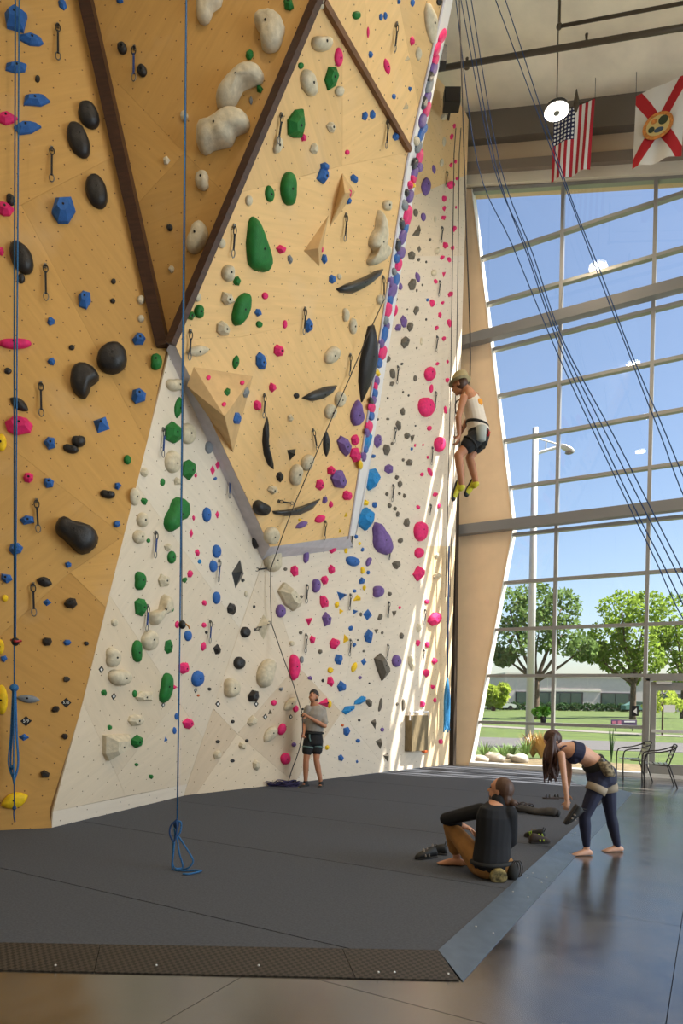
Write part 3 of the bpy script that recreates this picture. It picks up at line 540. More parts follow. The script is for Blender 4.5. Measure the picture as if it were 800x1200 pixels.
HOLDS['R'] = '''k r 297.5 711 3 4 0;w k 319 657 21 27 0;d r 334 667 4 4 0;p g 344.5 669 9 14 15;v k 357.5 651.5 7 17 0;k r 377 643 4 5 0;p g 389 641 10 17 0;p g 388 667.5 8 11 0;p g 379.5 679.5 8 12 0;v k 369 686.5 10 16 0;d r 352.5 699.5 4 4 0;v r 328 716 11 15 0;p g 379 705 10 16 10;v g 382.5 726 11 17 0;k r 286.5 741 11 13 0;w r 341.5 754 6 6 0;p t 361.5 729 9 10 180;d r 352 741.5 4 4 0;p g 365.5 749.5 7 10 0;p g 391 754 11 13 -30;d g 374.5 763.5 5 6 0;e k 353 773 5 8 0;k r 279.5 777 13 15 0;w k 311 789 21 35 -15;p k 343 782 13 31 0;w k 269 806 20 23 0;k g 296.5 816 13 15 0;k r 272.5 845.5 4 4 0;k r 255 869 5 4 0;k r 289 868 4 4 0;k r 272 891.5 5 4 0;w g 295 845 10 13 -20;w g 283.5 874 9 9 0;w g 254 884 9 11 0;w g 299.5 897 9 13 0;w l 316.5 860 24 13 52;w l 340 825 21 11 45;p r 320.5 823.5 6 7 0;d t 316.5 834 5 6 0;p r 346 830.5 6 8 0;p r 329.5 854.5 9 14 -20;p r 334 889 11 14 0;v r 344 872.5 5 5 0;e g 329 807.5 5 5 0
c g 433 562 19 27 0;c g 425 608 24 27 0;c g 417 576 5 10 0;v g 441.6 517 9 17 0;v g 454.5 550 10 11 0;d g 471 482.5 6 9 0;k r 442.5 491.5 2 3 0;d g 454 491 4 3 0;d g 466.5 498.5 6 14 12;d g 476.5 511 6 8 0;d t 483 515 6 11 180;k r 486.5 499 2 2 0;d g 452 527.5 8 13 0;d r 459 520 3 4 0;b g 482 526 3 4 0;p r 486 522 2 4 0;p r 495.5 521.5 2 3 0;d r 472 539 3 4 0;d g 479 542 7 8 0;y g 429 532 9 9 0;b g 437 534.5 5 5 0;p r 502.5 502 5 6 0;p r 514 521 12 18 0;p g 501 536 3 4 0;p l 503.5 553 5 12 25;p g 494 556 4 5 0;d g 464.5 559.5 5 5 0;d g 468 567.5 5 9 0;d g 453 579 4 5 0;d g 467.5 578.5 3 4 0;d g 473.5 581 4 6 0;d g 456 592.5 5 6 0;d g 462.5 596 4 5 0;d g 465.5 602.5 4 7 0;d g 476 612.5 7 10 0;y g 427.5 589 8 7 0;b g 438.5 592 6 7 0;p g 509.5 579.5 6 5 0;p g 489.5 594.5 4 5 0;p g 514 593 4 6 0;p r 491.5 623 15 24 0;p r 490 648 10 12 0;p g 489.5 672 13 20 180;d g 468.5 633.5 6 7 0;d g 463.5 662 9 10 0;w g 511 675 9 9 0;w g 511 651 5 8 0;y g 405 645 4 7 0;b g 417 629 4 6 0;b g 424.5 644 4 5 0;y r 421 637 3 4 0;b r 412.5 658 16 11 -25;v k 431.5 658.5 6 11 -20;y k 424 668.5 5 8 0;b g 431 671 4 5 0;b g 423.5 680.5 7 8 0
v k 441 693.5 13 14 0;d g 456 696 5 5 0;y t 418 700.5 10 8 0;b t 399 699 14 10 160;y g 426.5 689 4 6 0;b r 415 692.5 4 4 0;b t 415.5 717.5 7 6 160;d r 422.5 720 3 5 0;b d 430.5 720.5 11 14 0;d k 444.5 723 5 8 -20;d t 461.5 719.5 6 8 180;p r 499.5 705 5 6 0;p g 508 726 14 17 -25;b g 430.5 746 10 16 0;d t 440.5 740 5 6 180;d g 447.5 741.5 3 4 0;b g 410.5 736.5 5 6 0;y t 404 748 8 10 20;k r 419 750 2 2 0;b g 414.5 755.5 5 6 0;d r 426 763 3 3 0;b d 426 775.5 7 9 0;v r 463.5 774.5 10 14 0;y l 414.5 782 6 13 -20;v r 421.5 794 4 4 0;k r 432.5 800.5 2 2 0;p g 489 753.5 5 8 0;p g 500 755 5 8 0;p g 508.5 774.5 6 9 0;p g 499 788.5 7 10 0;p g 506.5 805 5 6 0;p g 509 820.5 4 6 0;p g 494.5 825 6 9 0;p g 516 869 5 6 0;c g 421.5 821 16 8 30;c g 407.5 831 18 9 30;d g 432 824 7 10 20;d k 445 826 4 16 -10;d k 472 826 4 14 0;d r 465 825 3 4 0;d t 438.5 849 7 12 200;d t 444.5 872 8 12 200;d t 453 888 7 10 200;b g 405 857.5 8 11 0;b g 419 868 5 5 0;v r 447.5 855 4 5 0;k r 420.5 844 3 3 0;b g 399 888 6 8 0;b g 418 892.5 3 4 0;y g 383 876 5 6 0;o r 401 850 3 3 0;y g 385 825 6 9 0;p t 378 823 12 12 90;y r 386.5 785.5 6 7 0;p g 386.5 798.5 8 13 0;b g 399 804.5 10 13 20;v g 363 794.5 5 6 20;k r 378 797.5 3 4 0;b g 396 772.5 9 13 0;y g 394.5 708.5 5 8 0;y t 399 715.5 7 6 30;w g 490 736 5 11 0;w g 481.5 777 7 18 15;o r 497 880 7 5 0;p g 468 712 3 4 0;d g 470 745 5 8 0
v l 508 198.5 4 11 10;v l 498.5 219 11 22 0;p g 528 193.5 4 6 0;p g 533.5 189.5 3 5 0;w r 517 191 4 10 0;p g 527.5 217 8 9 30;p g 520 233 5 7 20;p g 520 244 4 7 0;p g 519 255.5 5 6 30;p g 531.5 268 5 7 0;p r 535 209.5 3 4 0;p g 534 243 2 4 0;d r 486.5 249.5 5 9 10;v r 495.5 254.5 5 10 10;w r 509.5 257 3 8 0;d t 488.5 270 9 15 -15;d g 503.5 281 3 4 0;d d 491 292 5 9 0;d g 481.5 300 8 11 0;d g 490 304.5 4 4 0;k r 499 307 2 3 0;p g 521 287.5 6 8 20;p g 530 291 4 6 0;w g 511.5 294.5 6 9 0;p g 517.5 302 5 5 0;p g 526 304.5 4 7 25;w r 508 320 6 8 0;p t 520 322 5 7 180;p g 510 330 4 6 20;p g 527 345 6 7 0;d g 482.5 333.5 9 14 0;v l 489 325 5 13 15;d r 494.5 334 2 3 0;d r 488 340.5 2 4 0;v r 468 335.5 5 9 20;k r 492 198 2 4 0;p g 506 355.5 5 9 15;b r 500.5 351.5 3 4 0;d r 464 351 3 4 0;p g 518 355 4 4 0;p l 462 363.5 7 15 0;d g 487 364 6 11 0;d r 477 362.5 2 2 0;v g 472.5 377 7 14 10;v g 466 384 7 8 -20;d g 480 383 7 11 0;p g 515 369.5 4 7 10;p g 526 379 5 11 15;p g 511 384.5 4 6 0;k r 499 374.5 2 3 0;d g 473.5 402 10 15 0;p g 519.5 397 4 6 0;w r 493.5 400 3 9 0;d r 488 408 2 3 0;d g 454 421 6 8 0;k r 470.5 426.5 3 3 0;d g 459.5 438 6 12 10;d g 458.5 450 5 6 0;d r 486 443.5 4 7 0;p g 512 426.5 4 4 0;p g 524 424 3 5 0;p r 502.5 438.5 12 16 0;p g 523.5 445.5 5 6 20;p r 505 455.5 4 10 0;p r 497.5 477.5 17 23 12;p g 521.5 480 4 10 0;d r 472 459.5 2 3 0;k r 478.5 463.5 2 3 0;k r 454 466.5 2 3 0;y r 443.5 479 2 3 0;w g 519.5 137 8 8 0;w l 520 166 4 12 0;p g 529 160 4 8 0;p g 532 148 3 6 0'''
HOLDS['S'] = '''p l 517 43 5 17 -20;p l 511 58 4 18 -18;v r 507 80 5 16 -12;e r 502 100 5 18 -12;p k 499 128 6 16 -12;v r 494 141 6 14 -12;b r 492 158 4 14 -12;p k 490 184 7 17 -12;v r 484.5 203 5 14 -12;p g 479.5 217 4 8 0;y g 482.5 217 3 6 0;k l 475.5 226 3 8 0;v r 479.5 230 5 13 -12;p r 476.5 253.5 7 21 -10;v r 470.5 278 6 15 -12;v r 469 296 7 12 -12;p r 466 310 5 12 -12;e r 460.5 318 3 7 0;b r 463 327 5 13 -12;v r 459 341 7 16 -14;p r 453.5 363 6 15 -12;b r 449.5 392 5 18 -12;p r 447.5 413 7 14 -10;b r 443 425 5 10 0;y d 442.5 437 5 8 0;v r 440.5 446 4 9 0;p r 438.5 453 3 8 0;b r 438 460 5 9 0;v r 436.5 468 4 8 0;p r 434.5 478 6 10 0;b r 434 487 5 9 0;p r 431.5 500 6 12 0;c g 430.5 517 8 19 0;v r 425 535 4 9 0;y l 421.5 545 3 9 0;k r 503 90 4 12 -12;k l 496 120 4 14 -12;v r 500 113 5 12 -12;e r 489 172 5 12 -12;k r 485 192 4 12 -12;p r 483 209 4 9 0;e r 473 240 5 10 0;k l 470 262 4 12 0;b r 474 268 4 12 -12;k r 465 287 4 12 0;b r 464 303 4 9 0;v r 457 330 4 10 0;b r 456 352 4 10 0;e r 451 375 4 10 0;v r 452 381 4 9 0;v r 446 402 4 9 0;k l 434 470 3 8 0;v r 429 507 4 9 0;b r 427 526 4 8 0;p r 509 69 4 12 -15;b r 496 150 4 10 -12;w r 487 165 4 9 0;v r 491 196 4 9 0'''
# big holds traced one by one: colour, wall, form, label words, pixel outline (4x crop numbers + crop corner)
def crop(ox, oy, s, *p): return [(ox+p[i]/s, oy+p[i+1]/s) for i in range(0, len(p), 2)]
BIG = [
 ('k', 'A', 'r', 'matte black kidney-shaped hold beside a big black dome on the tan wall', crop(0, 400, 4, 350,120,400,112,460,160,462,185,425,215,400,270,370,262,335,215,332,160)),
 ('k', 'A', 'r', 'largest black hold, a boot-shaped block low on the tan wall', crop(0, 600, 4, 265,60,300,28,340,50,430,75,460,120,440,170,385,200,350,180,300,130,265,100)),
 ('w', 'B', 'r', 'cream hold with drooping lobe at the top of the triangle between beams', crop(200, 0, 4, 150,-30,235,-20,238,30,200,60,180,110,140,115,128,70)),
 ('w', 'B', 'r', 'cream block hold with two bolt holes nearest the thin brown beam top', crop(200, 0, 4, 400,95,440,72,500,80,535,130,525,180,505,235,465,252,430,235,425,170,400,130)),
 ('w', 'B', 'r', 'long arched cream hold with pockets above the lumpy cream hold', crop(200, 0, 4, 220,500,245,440,300,380,350,345,410,330,435,350,430,390,390,410,340,430,310,490,270,515,235,522)),
 ('w', 'B', 'r', 'fat lumpy cream hold below the arched one between the beams', crop(200, 0, 4, 130,660,145,610,190,595,240,565,300,535,350,545,372,580,360,620,310,640,290,685,240,700,200,710,165,730,135,705)),
 ('w', 'C', 'r', 'slim tall cream hold beside the top of the overhang lip', crop(360, 0, 4, 555,15,580,40,600,90,598,150,585,205,565,170,550,100)),
 ('g', 'C', 'r', 'largest green hold, an upright teardrop on the yellow overhang', crop(200, 200, 4, 360,260,370,225,385,215,405,240,430,310,455,390,463,440,445,470,410,472,370,450,358,420)),
 ('g', 'C', 'r', 'leaning green leaf-shaped hold below the green teardrop', crop(200, 200, 4, 330,580,360,575,368,600,355,670,330,710,300,727,285,700,290,650,305,605)),
 ('w', 'C', 'r', 'long knobbly cream hold like driftwood near the overhang lip', crop(360, 200, 4, 330,185,345,195,360,260,358,320,352,345,380,370,370,400,330,430,290,445,275,425,305,380,285,350,295,300,315,270)),
 ('m', 'C', 'l', 'shiny charcoal canoe-shaped hold below the driftwood-like cream hold', crop(360, 200, 4, 132,555,180,530,260,500,320,468,352,460,340,485,290,530,240,560,200,577,150,572)),
 ('k', 'C', 'l', 'tall black surfboard-shaped hold close to the overhang lip', crop(380, 380, 8.89, 505,0,530,150,540,350,500,560,380,815,350,600,360,400,410,180,450,20)),
 ('v', 'C', 'r', 'violet teardrop hold hanging below the black surfboard-shaped hold', crop(380, 380, 8.89, 345,785,385,900,400,950,380,1010,310,1055,275,1010,270,920,300,840)),
 ('m', 'C', 'l', 'charcoal blade-shaped hold tilted upward in the middle of the overhang', crop(200, 400, 4, 612,265,660,235,720,212,775,205,755,235,700,270,655,280)),
 ('k', 'C', 'l', 'thin upright black crescent hold near the plywood pyramid', crop(200, 400, 4, 450,352,445,400,450,480,462,550,480,600,455,580,435,530,428,470,432,410)),
 ('m', 'C', 'l', 'charcoal smile-shaped hold near the bottom edge of the overhang', crop(200, 400, 4, 475,795,540,790,620,770,698,738,660,785,600,812,530,818,480,808)),
 ('g', 'L', 'r', 'large green bone-shaped hold on the pale wall behind the blue rope', crop(0, 560, 2.926, 590,75,620,70,638,100,625,140,600,150,590,178,565,175,562,140,580,105)),
 ('w', 'L', 'r', 'long cream hold stepping up to the right beside a quickdraw', crop(0, 600, 4, 770,385,795,420,785,465,750,480,720,530,695,510,700,470,740,455,750,410)),
 ('w', 'L', 'g', 'large cream wedge hold with a pocket low on the pale wall', crop(0, 800, 4, 480,245,595,240,590,295,555,330,495,365,478,330)),
 ('m', 'L', 'd', 'charcoal diamond-shaped hold on the pale wall left of the fold', crop(200, 600, 4, 325,222,343,290,303,360,285,285)),
 ('w', 'R', 'g', 'cream faceted lozenge hold just above a round violet hold', crop(200, 600, 4, 525,330,565,370,600,440,570,465,530,435,498,370)),
 ('w', 'R', 'd', 'cream diamond-shaped hold that the lead rope passes over', crop(200, 600, 4, 435,478,470,520,435,600,400,545)),
 ('v', 'R', 'r', 'largest violet hold, a tilted bulging teardrop beside the overhang corner', crop(400, 480, 5.714, 220,755,270,800,325,900,320,960,270,965,215,920,210,850)),
 ('d', 'R', 'g', 'large taupe slab hold close to the sunlit streaks', crop(400, 670, 5.714, 215,580,255,545,300,640,315,670,265,730,235,650)),
]
def outline(shape, w, h, rs):
    if shape == 'g':
        n = rs.choice([5, 6, 6, 7]); off = rs.random()*6.28
        return [((w/2)*math.cos(off+2*PI*(k+rs.uniform(-.22, .22))/n)*rs.uniform(.92, 1.12), (h/2)*math.sin(off+2*PI*(k+rs.uniform(-.2, .2))/n)*rs.uniform(.92, 1.12)) for k in range(n)]
    if shape == 'r':
        n = 16; a = rs.uniform(0, .18); ph = rs.random()*6.28
        return [((w/2)*math.cos(2*PI*k/n)*(1+a*.5*math.sin(2*PI*k/n+ph)), (h/2)*math.sin(2*PI*k/n)*(1+a*.3*math.cos(4*PI*k/n+ph))) for k in range(n)]
    if shape == 't': return [(-w/2, -h/2), (w/2*.9, -h/2*.8), (w*.08*rs.uniform(-2, 2), h/2)]
    if shape == 'd': return [(-w/2, h*.05), (-w*.05, -h/2), (w/2, -h*.05), (w*.05, h/2)]
    if shape == 'l':
        n = 14; out = []
        for k in range(n):
            t = 2*PI*k/n; c, s_ = math.cos(t), math.sin(t)
            if h >= w: out.append((w/2*abs(c)**1.6*(1 if c > 0 else -1), h/2*s_))
            else: out.append((w/2*c, h/2*abs(s_)**1.6*(1 if s_ > 0 else -1)))
        return out
    n = 18; out = []; sg = rs.choice([-1, 1])
    for k in range(n):                                           # curved bean
        t = 2*PI*k/n; x, y = math.cos(t), math.sin(t); r = 1-.38*max(0, math.cos(t-(0 if h > w else PI/2)*1.0))**4
        out.append((sg*w/2*x*r, h/2*y*r))
    return out
PROF = dict(r=[(1, -.02), (1, .12), (.96, .45), (.84, .75), (.62, .93), (.32, 1.0)], g=[(1, -.02), (.97, .35), (.5, 1.0)], t=[(1, -.02), (.06, 1.0)], d=[(1, -.02), (.05, 1.0)],
            l=[(1, -.02), (.97, .3), (.75, .75), (.35, 1.0)], k=[(1, -.02), (1, .2), (.93, .6), (.7, .92), (.4, 1.0)])
def hold_mesh(pts, shape, dep, rs, tilt):
    vs = []; n = len(pts); cx = sum(p[0] for p in pts)/n; cy = sum(p[1] for p in pts)/n
    W = max(p[0] for p in pts)-min(p[0] for p in pts); H = max(p[1] for p in pts)-min(p[1] for p in pts)
    ox, oy = rs.uniform(-.12, .12)*W, (rs.uniform(-.06, .14))*H
    for s, z in PROF[shape]:
        for (x, y) in pts:
            q = 1+(rs.uniform(-.03, .03) if shape in 'rk' and s < 1 else 0)
            vs.append((cx+(x-cx)*s*q+ox*(1-s), cy+(y-cy)*s*q+oy*(1-s), z*dep+(dep*.10*math.sin(x/W*7)*(1-s) if shape in 'rk' else 0)))
    N = len(PROF[shape])
    fs = [(i*n+k, i*n+(k+1) % n, (i+1)*n+(k+1) % n, (i+1)*n+k) for i in range(N-1) for k in range(n)]
    fs += [tuple(range(n))[::-1], tuple((N-1)*n+k for k in range(n))]
    return vs, fs, (cx+ox*.6, cy+oy*.6)
items = []
for wl, data in HOLDS.items():
    for ent in data.replace('\n', ';').split(';'):
        c, s, *q = ent.split(); q = list(map(float, q)); items.append((q[2]*q[3], wl, c, s, q, None, None))
for c, wl, s, lb, ol in BIG:
    us = [p[0] for p in ol]; vs_ = [p[1] for p in ol]; items.append((9999, wl, c, s, [(min(us)+max(us))/2, (min(vs_)+max(vs_))/2, max(us)-min(us), max(vs_)-min(vs_), 0], lb, ol))
items.sort(key=lambda t: -t[0])
SHN = dict(g='faceted', r='rounded', t='triangular', d='diamond-shaped', l='slender', k='curved')
def hz(z): return 'near the mat' if z < 1.0 else 'at arm\'s reach' if z < 2.5 else 'above reach' if z < 5 else 'halfway up' if z < 8 else 'high up'
def size_word(ar): return 'tiny' if ar < 40 else 'small' if ar < 110 else 'medium' if ar < 320 else 'large'
NIND = 300
def neighbour(i, uv=None, wall=None):
    wl_, q_ = (items[i][1], items[i][4]) if uv is None else (wall, uv)
    best = None
    for j, t in enumerate(items[:NIND]):
        if j == i or t[1] != wl_: continue
        du, dv = q_[0]-t[4][0], q_[1]-t[4][1]; d_ = du*du+dv*dv
        if best is None or d_ < best[0]: best = (d_, du, dv, t)
    d_, du, dv, t = best
    rel = 'beside a' if abs(du) >= abs(dv) else 'above a' if dv < 0 else 'below a'
    return rel, f'{size_word(t[0])} {HN[t[2]]}'
tiny = MB(); TM = list(HC); nhold = 0
for idx, (ar, wl, c, s, q, lb, ol) in enumerate(items):
    u, v, w_, h_, rot = q; pl = PL['S2' if wl == 'S' and v < 192 else wl]; rs = random.Random(idx*31+5)
    big = ol is not None
    O = pl.at(u, v)
    if O[2] < .12: O = pl.on((O[0], O[1], .12))
    if ol is None:
        if wl == 'S': w_, h_ = w_*1.25, h_*1.3
        a = math.radians(rot); pts2 = outline(s, w_, h_, rs)
        ol = [(u+x*math.cos(a)-y*math.sin(a), v-(x*math.sin(a)+y*math.cos(a))) for x, y in pts2]
    loc = []
    for (U_, V_) in ol:
        d_ = pl.at(U_, V_)-O; loc.append((float(d_@pl.ex), float(d_@pl.ey)))
    d = proj(O)[2]; sz = min(w_, h_)*d/FPX
    dep = {'r': .45, 'g': .5, 't': .55, 'd': .42, 'l': .4, 'k': .5}[s]*sz
    dep = max(.018, min(dep, .12 if s == 'l' else .30))
    if wl == 'S':
        dep = .05; loc = [(max(-.3, min(.3, x)), max(-.3, min(.3, y))) for x, y in loc]
    vs, fs, top = hold_mesh(loc, s, dep, rs, 0)
    if nhold >= 300 and not big:
        base = len(tiny.v); M3 = np.array([pl.ex, pl.ey, pl.n])
        tiny.add([O+np.array(p)@M3 for p in vs], fs, TM.index(c)); continue
    nhold += 1
    me = bpy.data.meshes.new('climbing_hold'); me.from_pydata(vs, [], fs); me.materials.append(G('hold_'+c))
    bm = bmesh.new(); bm.from_mesh(me); bmesh.ops.recalc_face_normals(bm, faces=bm.faces)
    if big and s == 'r': bmesh.ops.subdivide_edges(bm, edges=bm.edges[:], cuts=1, smooth=.6, use_grid_fill=True)
    bm.to_mesh(me); bm.free()
    if s in 'rkl': me.polygons.foreach_set('use_smooth', [True]*len(me.polygons))
    o = bpy.data.objects.new('climbing_hold', me); col.objects.link(o)
    mw = Matrix.Identity(4)
    for i in range(3): mw[i][0] = pl.ex[i]; mw[i][1] = pl.ey[i]; mw[i][2] = pl.n[i]; mw[i][3] = O[i]
    o.matrix_world = mw
    if lb is None:
        sw = size_word(ar); rel, nb = neighbour(idx)
        lb = f'{sw} {HN[c]} {SHN[s]} hold {rel} {nb} hold on {HW[wl]}'
        if len((lb+' '+hz(O[2])).split()) <= 16: lb += ' '+hz(O[2])
        tag(o, lb, 'climbing hold', lb.replace(' hold ', ' holds ', 1))
    else: tag(o, lb, 'climbing hold')
    if ar > 130 and wl != 'S':
        br = min(.014, sz*.12); zt = dep*.99
        bmh = MB().tube([(top[0], top[1], zt-.02), (top[0], top[1], zt+.006)], br, 8)
        b = bmh.build('bolt', 'bolt', None, origin=(0, 0, 0)); b.parent = o; b.location = (0, 0, 0)
tag(tiny.build('tiny_foothold', ['hold_'+k for k in TM]), 'scatter of tiny coloured footholds screwed all over the pale climbing wall', 'footholds', kind='stuff')

# plywood volumes on the overhang
def volume(base, apex, label, m='ply_edge'):
    B = [CP.at(*q) for q in base]; P = CP.at(*apex[:2], apex[2]); c = np.mean(B, 0)
    root = empty('plywood_volume', tuple(c), label, 'volume')
    for i in range(len(B)):
        a, b = B[i], B[(i+1) % len(B)]; n = np.cross(b-a, P-a); n /= np.linalg.norm(n)
        if n@(c-a) > 0: n = -n
        MB().prism([a, b, P], -n*.012).build('volume_face', m, root)
    return root
volume([(227, 430), (296, 441), (273, 530), (219, 452)], (263, 488, .45), 'large plywood pyramid volume on the overhang with small holds screwed on')
volume([(355.8, 294), (385, 252), (374, 312)], (373, 291, .16), 'plywood sliver volume with a pink hold at its lower tip')
volume([(401, 203), (416, 225), (386.5, 265)], (404, 226, .18), 'plywood sliver volume with a pink hold near its upper corner')

# grade tags: black diamonds with white numbers ------------------------------
def text_mesh(body, size):
    cu_ = bpy.data.curves.new('t', 'FONT'); cu_.body = body; cu_.size = size; cu_.align_x = 'CENTER'; cu_.align_y = 'CENTER'; cu_.extrude = .0006
    to = bpy.data.objects.new('t', cu_); col.objects.link(to); dg = bpy.context.evaluated_depsgraph_get()
    me = bpy.data.meshes.new_from_object(to.evaluated_get(dg)); bpy.data.objects.remove(to); return me
for wl, u, v, s_, tx in (('A', 30.5, 845, .058, '5.9'), ('A', 77.5, 823.5, .056, '5.10'), ('L', 118.5, 784.5, .045, ''), ('L', 133, 816, .045, ''), ('L', 191, 826, .042, ''), ('L', 229, 809, .042, ''), ('R', 255, 825, .05, ''), ('R', 300, 825, .05, ''), ('R', 310.5, 840, .05, ''), ('R', 340.5, 840, .045, '')):
    pl = PL[wl]; O = pl.at(u, v); me = bpy.data.meshes.new('grade_tag')
    me.from_pydata([(0, -s_/.94, 0), (s_/.94, 0, 0), (0, s_/.94, 0), (-s_/.94, 0, 0), (0, -s_/.94, .004), (s_/.94, 0, .004), (0, s_/.94, .004), (-s_/.94, 0, .004)], [], [(3, 2, 1, 0), (4, 5, 6, 7), (0, 1, 5, 4), (1, 2, 6, 5), (2, 3, 7, 6), (3, 0, 4, 7)])
    me.materials.append(G('tag_black')); o = bpy.data.objects.new('grade_tag', me); col.objects.link(o); mw = Matrix.Identity(4)
    for i in range(3): mw[i][0] = pl.ex[i]; mw[i][1] = pl.ey[i]; mw[i][2] = pl.n[i]; mw[i][3] = O[i]
    o.matrix_world = mw
    if tx:
        tag(o, 'black diamond grade tag reading %s in white %s' % (tx, 'under the slender grey hold' if tx == '5.9' else 'beside the pale wall corner'), 'tag')
        tm = text_mesh(tx, s_*.92 if len(tx) == 3 else s_*.72); tm.materials.append(G('tag_white')); t_ = bpy.data.objects.new('lettering', tm); col.objects.link(t_); t_.parent = o; t_.location = (0, 0, .005)
    else:
        rel, nb = neighbour(-1, (u, v), wl); tag(o, f'small dark diamond grade tag {rel} {nb} hold on {HW[wl]}', 'tag', f'diamond tags {rel} {nb} hold on {HW[wl]}')
        MB().prism([(0, -s_*.5, 0), (s_*.5, 0, 0), (0, s_*.5, 0), (-s_*.5, 0, 0)], (0, 0, .001)).build('tag_centre', 'tag_white', None, origin=(0, 0, 0)); t_ = bpy.data.objects[col.objects[-1].name]; t_.parent = o; t_.location = (0, 0, .0045)

# quickdraws: hanger bolt, sling and two carabiners ---------------------------
QD = '''A 68 31 68 70;A 61 175 60.5 213;A 53.5 312 54 352;A 48 450 48.5 488;A 43 587 45 624;A 39 685 40 722;B 158 57 156.5 95;C 328.5 135 326 168;C 273.5 265 273 302;C 404.5 252 404 283;C 356.5 362 356 392;C 463.5 29 462.5 61;C 453 143 452.5 174;C 448 325 450 352;C 222 388 222 422;C 309 463 309 490;C 409.5 416 410 441;C 366 504 372 528;C 326 587 344.5 590;C 380.5 611 380 633
L 190.5 503 191 536;L 181.5 624 182 654;L 171.5 710 172 740;L 267 558 269 584;L 256 657 256 682;L 245.5 728 246 754;R 297 668 317 665.5;R 298.5 738 317 729;R 359 686 359 707;R 358 744 358 765;R 410 697 409.5 715;R 410 750 409.5 769;R 412 621 411.5 641;R 456 645 456 656;R 455 706 454.5 724;R 454 756 453.5 773;R 523 202 522.5 219;R 517.5 267 517 284;R 514.5 330 514 347;R 511.5 395 511 412;R 510 460 509.5 478;R 506 525 505.5 545;R 465.5 430 465 450;R 462.5 502 462 519;R 460 569 459.5 588;R 504 592 503.5 603;R 497.5 715 497 732;R 496 762 495.5 775'''
QN = dict(A='black sling quickdraw hanging on the tan wall left of the dark beam', B='quickdraw hanging in the triangle between the dark beams', C='quickdraw clipped to a bolt on the yellow overhanging panel', L='quickdraw with dark sling on the pale wall left of the overhang', R='thin dark quickdraw hanging on the pale wall right of the fold')
for e_ in QD.replace('\n', ';').split(';'):
    wl, *q = e_.split(); u1, v1, u2, v2 = map(float, q); pl = PL[wl]; roped = abs(u2-u1) > 5 or (wl == 'C' and u1 in(409.5, 448))
    P = pl.at(u1, v1); out = .07 if not (wl == 'R' and u1 < 300) else .12
    Q = pl.at(u2, v2, .06)+pl.n*.0
    n = pl.n; d = Q-P; L = np.linalg.norm(d); d = d/L; T = P+n*.035
    lbl = QN[wl]
    if roped: lbl = 'quickdraw holding the lead rope %s %s hold on %s' % (*neighbour(-1, ((u1+u2)/2, (v1+v2)/2), wl), HW[wl])
    if not roped:
        rel, nb = neighbour(-1, ((u1+u2)/2, (v1+v2)/2), wl); lbl = f'hanging quickdraw {rel} {nb} hold on {HW[wl]} {hz(P[2])}'
    rt = empty('quickdraw', tuple(P), lbl, 'quickdraw', lbl.replace('quickdraw', 'quickdraws'))
    MB().box(P+n*.012, (.03, .05, .024), (pl.ex, pl.ey, n)).build('hanger', 'carabiner', rt)
    def biner(c, dd, l, w2):
        sd = np.cross(dd, n); sd /= np.linalg.norm(sd); return [c+dd*l/2*math.cos(2*PI*k/12)+sd*w2/2*math.sin(2*PI*k/12) for k in range(12)]
    bl = min(.10, L*.27); d2 = Q-T; L2 = np.linalg.norm(d2); d2 /= L2
    MB().tube(biner(T+d2*bl/2, d2, bl, bl*.55), .0065, 6, closed=True).build('carabiner', 'carabiner_dark', rt, smooth=True)
    MB().tube(biner(Q-d2*bl/2, d2, bl, bl*.55), .0065, 6, closed=True).build('carabiner', 'carabiner', rt, smooth=True)
    MB().bar(T+d2*bl*.85, Q-d2*bl*.85, .022 if wl in 'ABC' else .026, .012, up=n).build('sling', 'sling_blue' if (wl == 'L' or (wl == 'B')) else 'sling_black', rt)

# ================================================================== OUTSIDE
mat('grass', (74, 92, 26), .95, noise=.3, nscale=1.2, c2=(60, 76, 22)); mat('grass_far', (150, 176, 72), .95, noise=.25, nscale=.3)
mat('asphalt', (84, 82, 81), .9, noise=.08, nscale=3); mat('pavement', (112, 108, 100), .9); mat('soil', (112, 98, 70), .95, noise=.3, nscale=4)
def leafmat(name, c, tr=.5):
    M = bpy.data.materials.new(name); M.use_nodes = True; t = M.node_tree; t.nodes.clear(); L = t.links.new
    g = nd(t, 'ShaderNodeNewGeometry'); n = nd(t, 'ShaderNodeTexNoise'); n.inputs['Scale'].default_value = .7; L(g.outputs['Position'], n.inputs['Vector'])
    mx = nd(t, 'ShaderNodeMix', data_type='RGBA'); b = lin(c); mx.inputs[6].default_value = tuple(x*.6 for x in b[:3])+(1,); mx.inputs[7].default_value = tuple(x*1.3 for x in b[:3])+(1,); L(n.outputs[0], mx.inputs[0])
    d = nd(t, 'ShaderNodeBsdfDiffuse'); q = nd(t, 'ShaderNodeBsdfTranslucent'); L(mx.outputs[2], d.inputs[0]); L(mx.outputs[2], q.inputs[0])
    m = nd(t, 'ShaderNodeMixShader'); m.inputs[0].default_value = tr; L(d.outputs[0], m.inputs[1]); L(q.outputs[0], m.inputs[2]); o = nd(t, 'ShaderNodeOutputMaterial'); L(m.outputs[0], o.inputs[0]); MATS[name] = M
leafmat('leaf_a', (132, 156, 64), .6); leafmat('leaf_b', (108, 132, 76), .55); leafmat('leaf_c', (170, 186, 82)); leafmat('leaf_d', (62, 88, 56), .3)
mat('bark', (92, 76, 62), .9, noise=.3, nscale=6); mat('stucco', (206, 192, 190), .9, noise=.04, nscale=2); mat('stucco_band', (226, 216, 206), .9); mat('dark_glass', (58, 78, 74), .15, spec=.8); mat('dark_frame', (48, 46, 46), .6)
